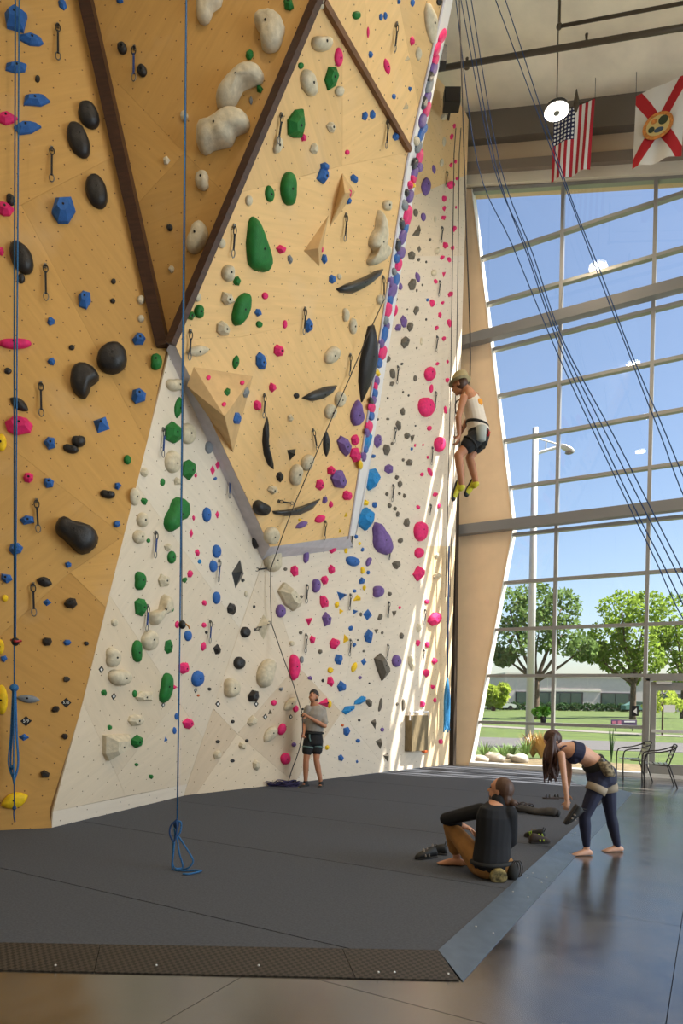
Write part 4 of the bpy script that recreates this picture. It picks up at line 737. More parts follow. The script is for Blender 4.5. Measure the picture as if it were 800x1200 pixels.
mat('galvanised', (190, 190, 188), .5, .3); mat('rock', (170, 162, 150), .9, noise=.15, nscale=4, bump=.4, bscale=8); mat('straw', (170, 140, 84), .8); mat('reed', (106, 138, 70), .7)
tag(MB().box((0, 215, -.21), (500, 398, .3)).build('ground_lawn', 'grass'), kind='structure')
tag(MB().prism([(-60, WY+.32, -.058), (60, WY+.32, -.058), (60, WY+3.3, -.058), (-60, WY+3.3, -.058)], (0, 0, .03)).build('planting_bed', 'soil'), kind='structure')
def strip_px(name, m, u1, va, vb, u2, vc, vd, z=-.05, th=.03):
    P = [onz(u1, vb, z), onz(u2, vd, z), onz(u2, vc, z), onz(u1, va, z)]
    dl = (P[1]-P[0])/np.linalg.norm((P[1]-P[0])); dl2 = (P[2]-P[3])/np.linalg.norm(P[2]-P[3])
    P = [P[0]-dl*40, P[1]+dl*40, P[2]+dl2*40, P[3]-dl2*40]
    return tag(MB().prism(P, (0, 0, -th)).build(name, m), kind='structure')
strip_px('road', 'asphalt', 560, 863.5, 875, 790, 870.5, 881.5)
strip_px('sidewalk', 'pavement', 590, 851, 853, 790, 861, 863.2, z=-.04)
tag(MB().box((0, WY+.55, -.03), (40, .5, .06)).build('path_kerb', 'pavement'), kind='structure')

def leaves(mb, c, r, n, size, seed, flat=0.):
    g = np.random.default_rng(seed); d = g.normal(size=(n, 3)); d /= np.linalg.norm(d, axis=1)[:, None]
    rad = g.uniform(.35, 1.0, n)**(1/2.2); P = np.asarray(c)+d*rad[:, None]*np.asarray(r)
    a = g.normal(size=(n, 3)); a /= np.linalg.norm(a, axis=1)[:, None]; b = np.cross(a, g.normal(size=(n, 3))); b /= np.linalg.norm(b, axis=1)[:, None]
    s = (size*g.uniform(.6, 1.3, n))[:, None]; k = len(mb.v)
    Q = np.stack([P-a*s-b*s*.1, P-b*s*.55, P+a*s, P+b*s*.55], 1).reshape(-1, 3)
    mb.v += [tuple(x) for x in Q]; mb.f += [(k+4*i, k+4*i+1, k+4*i+2, k+4*i+3) for i in range(n)]; mb.mi += [0]*n
def tree(name, base, h, blobs, label, lm_, n=1400, size=.22, tr=.22, seed=1, group=None, fork=.35, lean=(0, 0)):
    """blobs: (dx, dy, z, rx, rz) foliage clouds"""
    base = np.asarray(base, float); g = random.Random(seed); root = empty(name, tuple(base), label, 'tree', group)
    tk = MB(); fk = base+V3(lean[0], lean[1], h*fork)
    tk.tube(bez([base-V3(0, 0, .1), base+V3(lean[0]*.3, lean[1]*.3, h*fork*.5), fk], 4), list(np.linspace(tr, tr*.75, 9)), 8)
    for b in blobs:
        e = base+V3(b[0], b[1], b[2]); mid = (fk+e)/2+V3(g.uniform(-.3, .3), g.uniform(-.3, .3), -.2)
        tk.tube(bez([fk-V3(0, 0, .15), mid, e], 3), list(np.linspace(tr*.55, tr*.12, 7)), 6)
    tk.build('trunk', 'bark', root, smooth=True); cn = MB()
    for i, b in enumerate(blobs): leaves(cn, base+V3(b[0], b[1], b[2]), (b[3], b[3], b[4]), n, size, seed*50+i)
    cn.build('crown', lm_, root, recalc=False); return root
def gpt(u, v, z=-.06): return onz(u, v, z)
def blobs(base, px):
    """px: (u, v, radius px across, radius px up): foliage clouds at the depth of the trunk"""
    d = proj(base)[2]; out = []
    for i, (u, v, a, b) in enumerate(px):
        P = atd(u, v, d); out.append((P[0]-base[0], P[1]-base[1]+((i*37) % 5-2)*.4, P[2]-base[2], a*d/FPX, b*d/FPX))
    return out
tb = gpt(627, 843); tree('street_tree', tb, 11, blobs(tb, [(600, 715, 26, 26), (625, 705, 26, 24), (655, 712, 24, 24), (598, 750, 26, 24), (630, 740, 26, 26), (660, 745, 26, 24), (590, 770, 14, 12), (680, 760, 18, 15)]), 'large dark green street tree with forked trunk behind the lamp post', 'leaf_b', 520, .23, .35, 3, fork=.3)
tb = gpt(741, 843); tree('street_tree', tb, 11, blobs(tb, [(730, 715, 28, 22), (758, 712, 24, 20), (712, 745, 26, 22), (745, 745, 26, 24), (725, 775, 24, 18), (760, 772, 20, 20), (698, 765, 16, 14), (741, 792, 8, 12)]), 'large bright green street tree by the far building corner', 'leaf_a', 520, .23, .3, 4, fork=.3)
tb = gpt(800, 842); tree('street_tree', tb, 11, blobs(tb, [(790, 725, 26, 28), (815, 740, 28, 26), (785, 760, 20, 20), (808, 790, 24, 20), (775, 745, 14, 18)]), 'bright green street tree seen above the glazed door', 'leaf_a', 520, .23, .3, 5, fork=.3)
tb = gpt(775.6, 862); tree('young_tree', tb, 3.6, blobs(tb, [(776, 815, 16, 12), (764, 828, 11, 8), (788, 826, 12, 9), (776, 802, 10, 8)]), 'slim young tree with sparse yellow-green leaves outside the door', 'leaf_c', 260, .1, .05, 6, fork=.5)
tb = gpt(578, 833); tree('distant_tree', tb, 8, blobs(tb, [(576, 812, 10, 9), (585, 815, 9, 8), (568, 815, 10, 9), (590, 808, 7, 6), (578, 822, 12, 6)]), 'far yellow-green tree beside the end of the low building', 'leaf_c', 500, .5, .3, 8, fork=.4)
# low building across the road
bd = 100.; bl = atd(592, 800, bd); brt = atd(850, 800, bd*1.0); bdir = V3(brt[0]-bl[0], brt[1]-bl[1], 0); bw = np.linalg.norm(bdir); bdir /= bw; bn = np.cross(bdir, V3(0, 0, 1))
zt = atd(592, 788.5, bd)[2]; b0 = V3(bl[0], bl[1], -.06)
bld = empty('office_building', tuple(b0+bdir*bw/2), 'long low beige office building with dark window strips across the road', 'building')
def bpt(s_, z, o_=0.): return b0+bdir*s_+V3(0, 0, z)+bn*o_
def bbox(nm, s0, s1, z0, z1, o0, o1, m): return MB().box(bpt((s0+s1)/2, (z0+z1)/2, (o0+o1)/2), (s1-s0, abs(o1-o0), z1-z0), (bdir, bn, V3(0, 0, 1))).build(nm, m, bld)
bbox('wall', 0, bw, 0, zt, -12, 0, 'stucco'); bbox('parapet_band', -.1, bw, zt-.5, zt+.1, -12, .15, 'stucco_band'); bbox('reveal_band', 5, 14.5, 2.9, 3.2, 0, .12, 'stucco_band')
pxm = bd/FPX
for k, (ua, ub) in enumerate(((604, 683), (704, 738), (760, 800))):
    fr_ = bbox('window_strip', (ua-592)*pxm, (ub-592)*pxm, .7, 2.75, 0, .1, 'dark_frame'); nn = max(2, int((ub-ua)/13))
    for i in range(nn):
        s0 = (ua-592)*pxm+.15+i*((ub-ua)*pxm-.3)/nn; s1 = s0+((ub-ua)*pxm-.3)/nn-.12
        MB().box(bpt((s0+s1)/2, 1.72, .12), (s1-s0, .05, 1.8), (bdir, bn, V3(0, 0, 1))).build('pane', 'dark_glass', fr_)
for s_ in (1.7, 6.4, 12.4): bbox('wall_joint', s_, s_+.06, 0, zt-.5, 0, .02, 'stucco_band')
hg = MB()
for k in range(14): P = bpt(k*1.75-3, .55, 4); leaves(hg, P, (1.0, 1.0, .65), 260, .2, 200+k)
tag(hg.build('clipped_hedge', 'leaf_d', recalc=False), 'dark clipped hedge along the base of the low office building', 'hedge')
# parked cars
def car(s_, o_, c, label):
    P = bpt(s_, 0.06, o_); mt = mat('paint_'+c[0], c[1], .3, .1, coat=.5); rt = empty('parked_car', tuple(P), label, 'car')
    A3 = (bdir, bn, V3(0, 0, 1))
    def pt(x, y, z): return P+bdir*x+bn*y+V3(0, 0, z)
    prof = [(-2.2, .3), (2.2, .3), (2.25, .7), (1.9, .85), (1.1, .95), (.55, 1.42), (-.9, 1.45), (-1.7, 1.0), (-2.2, .9)]
    MB().prism([pt(x, -.85, z) for x, z in prof], bn*1.7).build('body', mt, rt)
    gl_ = [(1.0, .97), (.5, 1.37), (-.85, 1.4), (-1.5, 1.02)]; MB().prism([pt(x, -.87, z) for x, z in gl_], bn*1.74).build('side_glass', 'dark_glass', rt)
    for x in (-1.35, 1.4):
        for y in (-.8, .8): MB().tube([pt(x, y-.1, .32), pt(x, y+.1, .32)], .32, 14).build('wheel', 'black_rubber', rt)
car(-2.6, 7, ('white', (226, 226, 226)), 'white car parked at the end of the low office building'); car(17.2, 7, ('teal', (96, 140, 134)), 'pale teal car parked before the short window strip')
# lamp post with an arm and lamp head
lp = onz(620, 875.5, -.06); dlp = proj(lp)[2]; rt = empty('street_lamp', tuple(lp), 'tall white street lamp post with one bracket arm outside the window', 'street lamp')
tp = V3(lp[0], lp[1], atd(628, 504, dlp)[2])
MB().tube([lp, lp+V3(0, 0, .35)], [.26, .22], 14).build('base', 'galvanised', rt, smooth=True)
MB().tube([lp+V3(0, 0, .3), (lp+tp)/2, tp], [.15, .13, .10], 14).build('pole', 'galvanised', rt, smooth=True)
ap_ = atd(626, 532, dlp); ae = atd(653, 524, dlp); MB().tube([ap_, ae], .06, 8).build('arm', 'galvanised', rt)
MB().tube([atd(627, 513, dlp), atd(655, 521, dlp)], .025, 6).build('stay_rod', 'galvanised', rt); MB().tube([atd(639, 528, dlp), atd(640, 517, dlp)], .025, 6).build('stay_rod', 'galvanised', rt)
hA = atd(655, 521, dlp); hB = atd(673, 530, dlp); hd_ = hB-hA; hd_ /= np.linalg.norm(hd_); sx = np.cross(hd_, V3(0, 0, 1)); sx /= np.linalg.norm(sx)
hm = MB(); hm.ell((hA+hB)/2, (np.linalg.norm(hB-hA)/2, .16, .10), (hd_, sx, np.cross(sx, hd_))); hm.build('lamp_head', 'galvanised', rt, smooth=True)
MB().ell((hA+hB)/2+hd_*.1-V3(0, 0, .10), (.16, .12, .07)).build('lens', 'steel_beam', rt, smooth=True)
# banner sign on the far lawn
mat('banner', (92, 66, 110), .7); mat('banner_pink', (196, 110, 140), .7); mat('banner_white', (226, 220, 224), .7)
sb = onz(731, 857, -.06); ds = proj(sb)[2]; rt = empty('banner_sign', tuple(sb), 'small purple roadside banner with pale lettering on two legs', 'sign')
def sgn(u, v): return atd(u, v, ds)
MB().prism([sgn(716, 843.5), sgn(746, 843.5), sgn(746, 851.5), sgn(716, 851.5)], cf*.05).build('board', 'banner', rt)
for u_ in (721, 741): MB().tube([sgn(u_, 851), onz(u_, 857, -.06)], .03, 6).build('leg', 'dark_frame', rt)
for (ua, ub, va, vb, m_) in ((717, 722, 845, 848, 'banner_pink'), (723.5, 727.5, 844.5, 848.5, 'banner_pink'), (720, 728, 848.8, 850.5, 'banner_white'), (731, 744, 844.8, 846.6, 'banner_white')):
    MB().prism([sgn(ua, va)-cf*.012, sgn(ub, va)-cf*.012, sgn(ub, vb)-cf*.012, sgn(ua, vb)-cf*.012], cf*.008).build('print', m_, rt)
# stones, reeds and grasses in the bed
for i, (u, v, r_) in enumerate(((563, 893.5, .22), (578.5, 893, .3), (608, 893.5, .26), (597, 889, .14))):
    P = onz(u, v, -.03); g = random.Random(i); mb = MB(); mb.ell(P+V3(0, 0, r_*.35), (r_, r_*.7, r_*.55), nu=10, nv=7)
    mb.v = [tuple(np.array(q)+np.array([g.uniform(-1, 1) for _ in range(3)])*r_*.09) for q in mb.v]
    tag(mb.build('bed_stone', 'rock', smooth=True), ['pale low stone at the pillar end of the planting bed', 'largest pale stone in the planting bed outside the window', 'pale stone beside the straw-coloured grass', 'smallest pale stone in the planting bed'][i], 'stone')
def tuft(name, u, v, n, h, sp, m_, label, group=None):
    P = onz(u, v, -.03); g = random.Random(int(u)); mb = MB()
    for k in range(n):
        a = g.uniform(0, 2*PI); l = h*g.uniform(.6, 1.1); e = P+V3(math.cos(a)*sp*g.uniform(.3, 1), math.sin(a)*sp*g.uniform(.3, 1), l); mid = (P+e)/2+V3(0, 0, l*.18)
        s_ = V3(-math.sin(a), math.cos(a), 0)*.012; q = [P-s_, P+s_, mid+s_, e, mid-s_]; mb.add(q, [(0, 1, 2, 4), (4, 2, 3)])
    return tag(mb.build(name, m_, recalc=False), label, 'plant', group)
for (u, v, h, lb) in ((568, 892, .55, 'spiky grey-green tuft by the pillar foot'), (589, 893, .5, 'spiky grey-green tuft between two pale stones'), (600, 887, .4, 'low green tuft near the lamp post base'), (615, 892, .6, 'spiky green tuft beside straw grass')): tuft('spiky_plant', u, v, 60, h, .4, 'reed', lb, None)
for (u, v, lb) in ((624, 888, 'loose straw-coloured grass clump at the lamp post foot'), (634, 889, 'straw-coloured ornamental grass clump behind the long-haired woman')): tuft('ornamental_grass', u, v, 140, .75, .55, 'straw', lb)
tuft('upright_reed', 716, 893, 14, .95, .14, 'leaf_d', 'dark upright reed stalks outside between woman and chairs')

# things on the glass
mat('paper', (232, 230, 226), .8); mat('sticker_black', (22, 22, 26), .5)
stk_ = tag(MB().prism([ony(u, v, WY-.012) for u, v in ((740, 827), (748, 827), (748, 839), (740, 839))], (0, .006, 0)).build('window_sticker', 'sticker_black'), 'black square sticker with white arrow mark on the window glass by the door', 'sticker')
MB().prism([ony(u, v, WY-.016) for u, v in ((741.5, 833.5), (745.8, 829.5), (746, 837))], (0, .003, 0)).build('arrow_mark', 'paper', stk_)
tag(MB().prism([ony(u, v, WY-.004) for u, v in ((777.5, 826), (791, 826), (791, 834.5), (777.5, 834.5))], (0, .006, 0)).build('paper_notice', 'paper'), 'white paper notice taped to the glass of the door', 'notice')
# potted fern on the low transom
pp = ony(635.5, 849, WY-.06); pp = V3(pp[0], WY+.0, 1.13); rt = empty('potted_fern', tuple(pp), 'leafy green plant in a black pot on the low window bar', 'plant')
MB().tube([pp, pp+V3(0, 0, .14)], [.055, .075], 14).build('pot', 'black_plastic', rt, smooth=True)
mat('fern', (88, 150, 40), .6, noise=.3, nscale=8); fm_ = MB(); leaves(fm_, pp+V3(-.08, 0, .24), (.2, .14, .12), 150, .06, 77); leaves(fm_, pp+V3(.05, 0, .27), (.13, .12, .1), 90, .06, 78); fm_.build('foliage', 'fern', rt, recalc=False)

# ================================================================== CEILING THINGS, LAMPS, FLAGS
emis('lamp_glow', (255, 246, 232), 9.0)
def highbay(P, label, light=True, power=80):
    P = np.asarray(P, float); rt = empty('high_bay_lamp', tuple(P), label, 'lamp', None if light is None else 'round high bay lamps')
    MB().tube([P+V3(0, 0, .03), P+V3(0, 0, .10), P+V3(0, 0, .16)], [.24, .22, .1], 20).build('housing', 'black_plastic', rt, smooth=False)
    n = 24; mb = MB(); vs = [P+V3(r_*math.cos(2*PI*k/n), r_*math.sin(2*PI*k/n), .02) for r_ in (.06, .23) for k in range(n)]
    mb.add(vs, [(k, (k+1) % n, n+(k+1) % n, n+k) for k in range(n)]); mb.build('light_ring', 'lamp_glow', rt, recalc=False)
    MB().tube([P+V3(0, 0, -.02), P+V3(0, 0, .03)], .06, 12).build('sensor', 'steel_beam', rt)
    MB().tube([P+V3(0, 0, .15), (P[0], P[1], zceil(P[0])-.1)], .012, 6).build('hanging_cord', 'pipe', rt)
    l = bpy.data.lights.new('high_bay_light', 'AREA'); l.shape = 'DISK'; l.size = .45; l.energy = power; l.color = (1, .81, .57)
    lo = bpy.data.objects.new('high_bay_light', l); col.objects.link(lo); lo.parent = rt; lo.location = (0, 0, -.05)
LAMP1 = atd(652, 132, 12.9); highbay(LAMP1, 'glowing round high bay lamp hanging in front of the striped flag', None)
for (x, y) in ((1.0, 9.0), (-2.6, 8.2), (-2.6, 3.6), (1.0, 4.4), (-3.2, -.8), (1.0, -.2), (5.0, 10.5), (5.0, 5), (5.0, 0)):
    highbay((x, y, zceil(x)-2.4), 'round high bay lamp hanging from the roof above the open floor', True)
# pipes
def pipe(pts, r_, name, label, m='pipe'):
    return tag(MB().tube(pts, r_, 10).build(name, m, smooth=True), label, 'pipe')
pa = atd(505, 82, 12.5); pb = atd(830, 27, 11.0); spo = pipe([pa+(pa-pb)*.02, pb+(pb-pa)*.4], .05, 'sprinkler_pipe', 'long straight sprinkler pipe crossing under the white ceiling')
pc = atd(655, 31, 12.2); pd_ = atd(830, -2, 11.0); sp2 = empty('branch_pipe', tuple(pc), 'thin branch pipe with an elbow above the glowing lamp', 'pipe')
MB().tube([pc, pd_+(pd_-pc)*.5], .03, 8).build('pipe_run', 'pipe', sp2, smooth=True); MB().ell(pc, .055).build('elbow', 'pipe', sp2, smooth=True); MB().tube([pc, V3(pc[0], pc[1], zceil(pc[0])-.05)], .025, 8).build('riser', 'pipe', sp2)
for (u, v, d, lb) in ((687, 46, 11.9, 'sprinkler head on the pipe next to the branch elbow'), (547, 74, 12.4, 'sprinkler head on the pipe near the overhang lip')):
    P = atd(u, v, d); MB().tube([P-V3(0, 0, .09), P, P+V3(0, 0, .09)], [.05, .02, .03], 8).build('sprinkler_head', 'pipe', spo)
P = atd(675, 122, 13.4); tag(MB().tube([P+V3(0, 0, .3), P, P-V3(0, 0, .15)], [.01, .07, .02], 8).build('roof_hook', 'pipe'), 'small metal hook fitting hanging above the striped flag', 'fitting')
# speaker on the wall top
P = DR.at(529, 117, .45); rt = empty('loudspeaker', tuple(P), 'black loudspeaker on a bracket at the top of the climbing wall', 'speaker')
ax = (cr, np.cross(V3(0, 0, 1), cr), V3(0, 0, 1)); MB().box(P, (.36, .28, .34), ax).build('cabinet', 'black_plastic', rt); MB().box(P-cf*.15+V3(0, 0, -.02), (.3, .03, .28), ax).build('grille', 'dark_steel', rt); MB().bar(P, DR.at(525, 140, 0), .05, .05).build('bracket', 'black_plastic', rt)
P = SP2.at(515.5, 68)-SP2.n*.02; P = P+(P-CAM)*.012+r0*.05; tag(MB().box(P, (.12, .16, .24), ax).build('camera_box', 'black_plastic'), 'small black box fixed behind the overhang lip', 'box')

# flags hanging from cords under the ceiling
mat('flag_red', (178, 28, 42), .8); mat('flag_white', (226, 220, 212), .8)
def star_mat():
    M = bpy.data.materials.new('flag_blue'); M.use_nodes = True; t = M.node_tree; b = t.nodes['Principled BSDF']; L = t.links.new; b.inputs['Roughness'].default_value = .8
    uv = nd(t, 'ShaderNodeUVMap'); s = nd(t, 'ShaderNodeVectorMath', operation='MULTIPLY'); s.inputs[1].default_value = (6, 8, 0); L(uv.outputs[0], s.inputs[0]); f = nd(t, 'ShaderNodeVectorMath', operation='FRACTION'); L(s.outputs[0], f.inputs[0])
    q = nd(t, 'ShaderNodeVectorMath', operation='DISTANCE'); q.inputs[1].default_value = (.5, .5, 0); L(f.outputs[0], q.inputs[0]); l = nd(t, 'ShaderNodeMath', operation='LESS_THAN'); l.inputs[1].default_value = .30; L(q.outputs['Value'], l.inputs[0])
    mx = nd(t, 'ShaderNodeMix', data_type='RGBA'); L(l.outputs[0], mx.inputs[0]); mx.inputs[6].default_value = lin((34, 36, 70)); mx.inputs[7].default_value = lin((226, 222, 216)); L(mx.outputs[2], b.inputs['Base Color']); MATS['flag_blue'] = M
star_mat()
YF = 15.1
def flag_grid(TL, TR, BR, BL, nx, ny, ripple, ph=0.):
    vs = []
    for j in range(ny+1):
        t = j/ny
        for i in range(nx+1):
            s = i/nx; P = (TL*(1-s)+TR*s)*(1-t)+(BL*(1-s)+BR*s)*t; vs.append(P+V3(0, ripple*(.3+t)*math.sin(s*11+t*2+ph), 0))
    return vs
c4 = [ony(u, v, YF) for u, v in ((649, 134), (697, 116), (691, 198), (645, 213))]
nx, ny = 26, 30; vs = flag_grid(*c4, nx, ny, .04); rt = empty('striped_flag', tuple(c4[0]*.5+c4[1]*.5), 'red and white striped flag with starred blue canton hung by the window top', 'flag')
fz = MB(); cn = MB()
for j in range(ny):
    for i in range(nx):
        f = (j*(nx+1)+i, j*(nx+1)+i+1, (j+1)*(nx+1)+i+1, (j+1)*(nx+1)+i)
        if i >= 14 or j >= 14: fz.f.append(f); fz.mi.append((i//2) % 2)
        else: cn.f.append(f); cn.mi.append(0)
uvid = None
for q_ in (fz, cn):
    used = sorted({i for f in q_.f for i in f}); rm = {o_: k for k, o_ in enumerate(used)}
    q_.v = [tuple(vs[i]) for i in used]; q_.f = [tuple(rm[i] for i in f) for f in q_.f]; uvid = used
fz.build('stripes', ['flag_red', 'flag_white'], rt, recalc=False, smooth=True)
co = cn.build('canton', 'flag_blue', rt, recalc=False, smooth=True); ul = co.data.uv_layers.new(name='UVMap')
for lp_ in co.data.loops:
    i = uvid[lp_.vertex_index]; ul.data[lp_.index].uv = ((i % (nx+1))/14, (i//(nx+1))/14)
MB().bar(c4[0]+V3(0, 0, .01), c4[1]+V3(0, 0, .01), .02, .02).build('header_rod', 'pipe', rt)
MB().tube([c4[1], V3(c4[1][0], c4[1][1], zceil(c4[1][0])-.1)], .006, 5).build('cord', 'cable', rt)
# white flag with red saltire and a round seal
def saltire():
    M = bpy.data.materials.new('saltire'); M.use_nodes = True; t = M.node_tree; b = t.nodes['Principled BSDF']; L = t.links.new; b.inputs['Roughness'].default_value = .8
    uv = nd(t, 'ShaderNodeUVMap'); sp = nd(t, 'ShaderNodeSeparateXYZ'); L(uv.outputs[0], sp.inputs[0])
    def mm(op, a, bb):
        n = nd(t, 'ShaderNodeMath', operation=op)
        for i, x in enumerate((a, bb)):
            if x is None: continue
            if isinstance(x, (int, float)): n.inputs[i].default_value = x
            else: L(x, n.inputs[i])
        return n.outputs[0]
    d1 = mm('ABSOLUTE', mm('SUBTRACT', sp.outputs[0], sp.outputs[1]), None); d2 = mm('ABSOLUTE', mm('SUBTRACT', mm('ADD', sp.outputs[0], sp.outputs[1]), 1.0), None)
    k = mm('LESS_THAN', mm('MINIMUM', d1, d2), .125); mx = nd(t, 'ShaderNodeMix', data_type='RGBA'); L(k, mx.inputs[0]); mx.inputs[6].default_value = lin((214, 206, 194)); mx.inputs[7].default_value = lin((176, 24, 30)); L(mx.outputs[2], b.inputs['Base Color']); MATS['saltire'] = M
saltire(); mat('seal_gold', (206, 128, 56), .8, noise=.3, nscale=20); mat('seal_green', (52, 60, 36), .8); mat('seal_cream', (206, 178, 110), .8); mat('seal_blue', (70, 84, 96), .8)
c4 = [ony(u, v, YF) for u, v in ((745, 112), (804, 87), (798, 181), (740.5, 198))]; vs = flag_grid(*c4, 20, 24, .035, 1.)
fb = MB().add(vs, [(j*21+i, j*21+i+1, (j+1)*21+i+1, (j+1)*21+i) for j in range(24) for i in range(20)])
fo = fb.build('saltire_flag', 'saltire', recalc=False, smooth=True); tag(fo, 'white flag with red diagonal cross and round golden seal hung by the window', 'flag'); ul = fo.data.uv_layers.new(name='UVMap')
for lp_ in fo.data.loops: i = lp_.vertex_index; ul.data[lp_.index].uv = ((i % 21)/20, (i//21)/24)
sc0 = ony(770.5, 147, YF-.06)
def seal(c, a, b, dy, m, nm, rot=0.):
    n = 22; pts = [c+V3(a*math.cos(2*PI*k/n), 0, b*math.sin(2*PI*k/n))+V3(0, -dy, 0) for k in range(n)]; return MB().prism(pts, (0, .004, 0)).build(nm, m, fo)
seal(sc0, .29, .27, .0, 'seal_gold', 'seal_ring'); seal(sc0, .22, .20, .006, 'seal_cream', 'seal_field')
seal(sc0+V3(.1, 0, .07), .09, .09, .012, 'seal_green', 'seal_palm'); seal(sc0+V3(-.12, 0, -.05), .06, .06, .012, 'seal_green', 'seal_bush'); seal(sc0+V3(.02, 0, -.1), .09, .05, .012, 'seal_blue', 'seal_ship'); seal(sc0+V3(-.07, 0, .1), .06, .05, .012, 'seal_gold', 'seal_sun')
for q in (c4[0], c4[1]): MB().tube([q, V3(q[0], q[1], zceil(q[0])-.1)], .006, 5).build('cord', 'cable', fo)

# ================================================================== ROPES
def rope(name, pts, r_, m, label, n=6, sm=6, parent=None):
    o = MB().tube(bez(pts, sm), r_, n).build(name, m, parent, smooth=True)
    if parent is None: tag(o, label, 'rope')
    return o
def up(P, z): return V3(P[0], P[1], z)
# rope hanging on the tan wall, doubled, tied off in loops
d1_ = proj(AP.at(16, 940, .22))[2]
def r1(u, v, dd=0.): return atd(u, v, d1_+dd)
rt = empty('hanging_rope', tuple(r1(16.5, 962)), 'blue top rope hanging down the tan wall with its end tied in loops', 'rope')
MB().tube([r1(24.5, -320), r1(20, 400), r1(18, 750)], .0095, 6).build('strand', 'rope_blue', rt, smooth=True)
MB().tube([r1(19.2, -320, .03), r1(16.6, 400, .03), r1(16.8, 806, .0)], .0095, 6).build('strand', 'rope_blue', rt, smooth=True)
mat('clip_red', (150, 32, 36), .4, .3)
ck = MB(); ck.ell(r1(18, 752), (.045, .045, .05)); ck.build('belay_clip', 'black_plastic', rt, smooth=True); MB().tube([r1(13, 750), r1(19, 752, -.05), r1(25, 751)], .016, 6).build('clip_gate', 'clip_red', rt)
MB().ell(r1(16.5, 806), (.05, .05, .045)).build('knot', 'rope_blue', rt, smooth=True)
for k, (ua, ub, vb, dd) in enumerate(((15.2, 10, 915, 0), (16.0, 12.5, 918, .02), (17.6, 21, 912, 0), (18.2, 21.5, 916, .03), (16.8, 16, 919, -.02))):
    MB().tube(bez([r1(ua, 808, dd), r1((ua+ub)/2, 860, dd), r1(ub, 895, dd), r1(16.5, vb, dd)], 6), .0105, 6).build('loop', 'rope_blue', rt, smooth=True)
MB().tube(bez([r1(16.6, 915), r1(16.8, 940), r1(16.2, 955), r1(17.6, 963.5)], 5), .0085, 6).build('tail', 'rope_blue_dark', rt, smooth=True); MB().ell(r1(16.8, 947), (.022, .022, .026)).build('stopper_knot', 'rope_blue_dark', rt, smooth=True); MB().ell(r1(14.5, 899), (.025, .025, .025)).build('loop_knot', 'rope_blue', rt, smooth=True)
# rope hanging out over the mat
d2_ = proj(onz(208, 1018, MZ+.02))[2]
def r2_(u, v, dd=0.): return atd(u, v, d2_+dd)
rt = empty('hanging_rope', tuple(onz(208, 1018, MZ)), 'blue top rope hanging free with its knotted end lying on the mat', 'rope')
MB().tube([up(r2_(218.6, -60), zceil(-4.4)-.2), r2_(218.6, -60), r2_(214.5, 350), r2_(210.8, 735), r2_(207.5, 962)], .0072, 6).build('strand', 'rope_blue', rt, smooth=True)
MB().tube([up(r2_(219.5, -60, .05), zceil(-4.4)-.2), r2_(219.5, -60, .05), r2_(216.2, 350, .05), r2_(213, 600, .04), r2_(213, 728, .04)], .0045, 6).build('strand', 'cable', rt, smooth=True)
MB().ell(r2_(213.5, 732), (.035, .035, .04)).build('belay_device', 'black_plastic', rt, smooth=True); mat('clip_brass', (176, 112, 40), .4, .5)
MB().tube([r2_(216, 730), r2_(221, 734), r2_(222, 737)], .008, 6).build('carabiner', 'clip_brass', rt)
kz = MZ+.012
loops = [[(207.5, 960), (200, 968), (199, 978), (204, 986), (207, 972), (206.5, 962)], [(206, 962), (212, 964), (211, 975), (206, 980), (204, 970)], [(205, 978), (203, 1000), (202, 1018), (212, 1020), (236, 1020), (222, 1024), (214, 1024)], [(207, 980), (210, 1000), (214, 1016), (205, 1018)], [(209, 980), (222, 1000), (226, 1010), (218, 1018), (203, 1015), (203, 985)]]
for k, lp_ in enumerate(loops):
    P = []
    for (u, v) in lp_:
        q = r2_(u, v, (k-2)*.015)
        if q[2] < kz or v > 1011: q = onz(u, v, kz+.01*(k % 2))
        P.append(q)
    MB().tube(bez(P, 6), .0085, 6).build('loop', 'rope_blue' if k else 'rope_blue_dark', rt, smooth=True)
MB().ell(r2_(206.5, 966), (.028, .028, .045)).build('knot', 'rope_blue_dark', rt, smooth=True)
# lead rope from belayer up through the draws
def offp(pl, u, v, o_): return pl.at(u, v, o_)
BEL = onz(366, 921.5, MZ); BD = proj(BEL)[2]
lead = [atd(354.5, 858, BD-.28), atd(354, 836, BD-.28), atd(343, 800, BD-.1), offp(DR, 333, 774, .35), offp(DR, 318, 731, .10), offp(DR, 317, 700, .14), offp(DR, 317, 667, .12), offp(CP, 333, 622, .14), offp(CP, 344.5, 592, .10), offp(CP, 372, 528, .10), offp(CP, 410, 442, .10), offp(CP, 432, 390, .22), offp(CP, 449.5, 352, .10)]
LP = []
for a, b in zip(lead[:-1], lead[1:]): LP += [a+(b-a)*k/3 for k in range(3)]
LP.append(lead[-1])
tag(MB().tube(LP, .0085, 6).build('lead_rope', 'rope_dark', smooth=True), 'thin dark lead rope running from the belayer up through the quickdraws', 'rope')
tag(MB().tube(bez([atd(354.5, 858, BD-.28), atd(350, 880, BD-.25), atd(342, 902, BD-.12), onz(337.5, 917, MZ+.03)], 6), .0085, 6).build('slack_rope', 'rope_dark', smooth=True), 'slack rope falling from the belayer\'s lower hand to the rope pile', 'rope')
hp = MB(); g = random.Random(3); cpile = onz(331, 921, MZ)
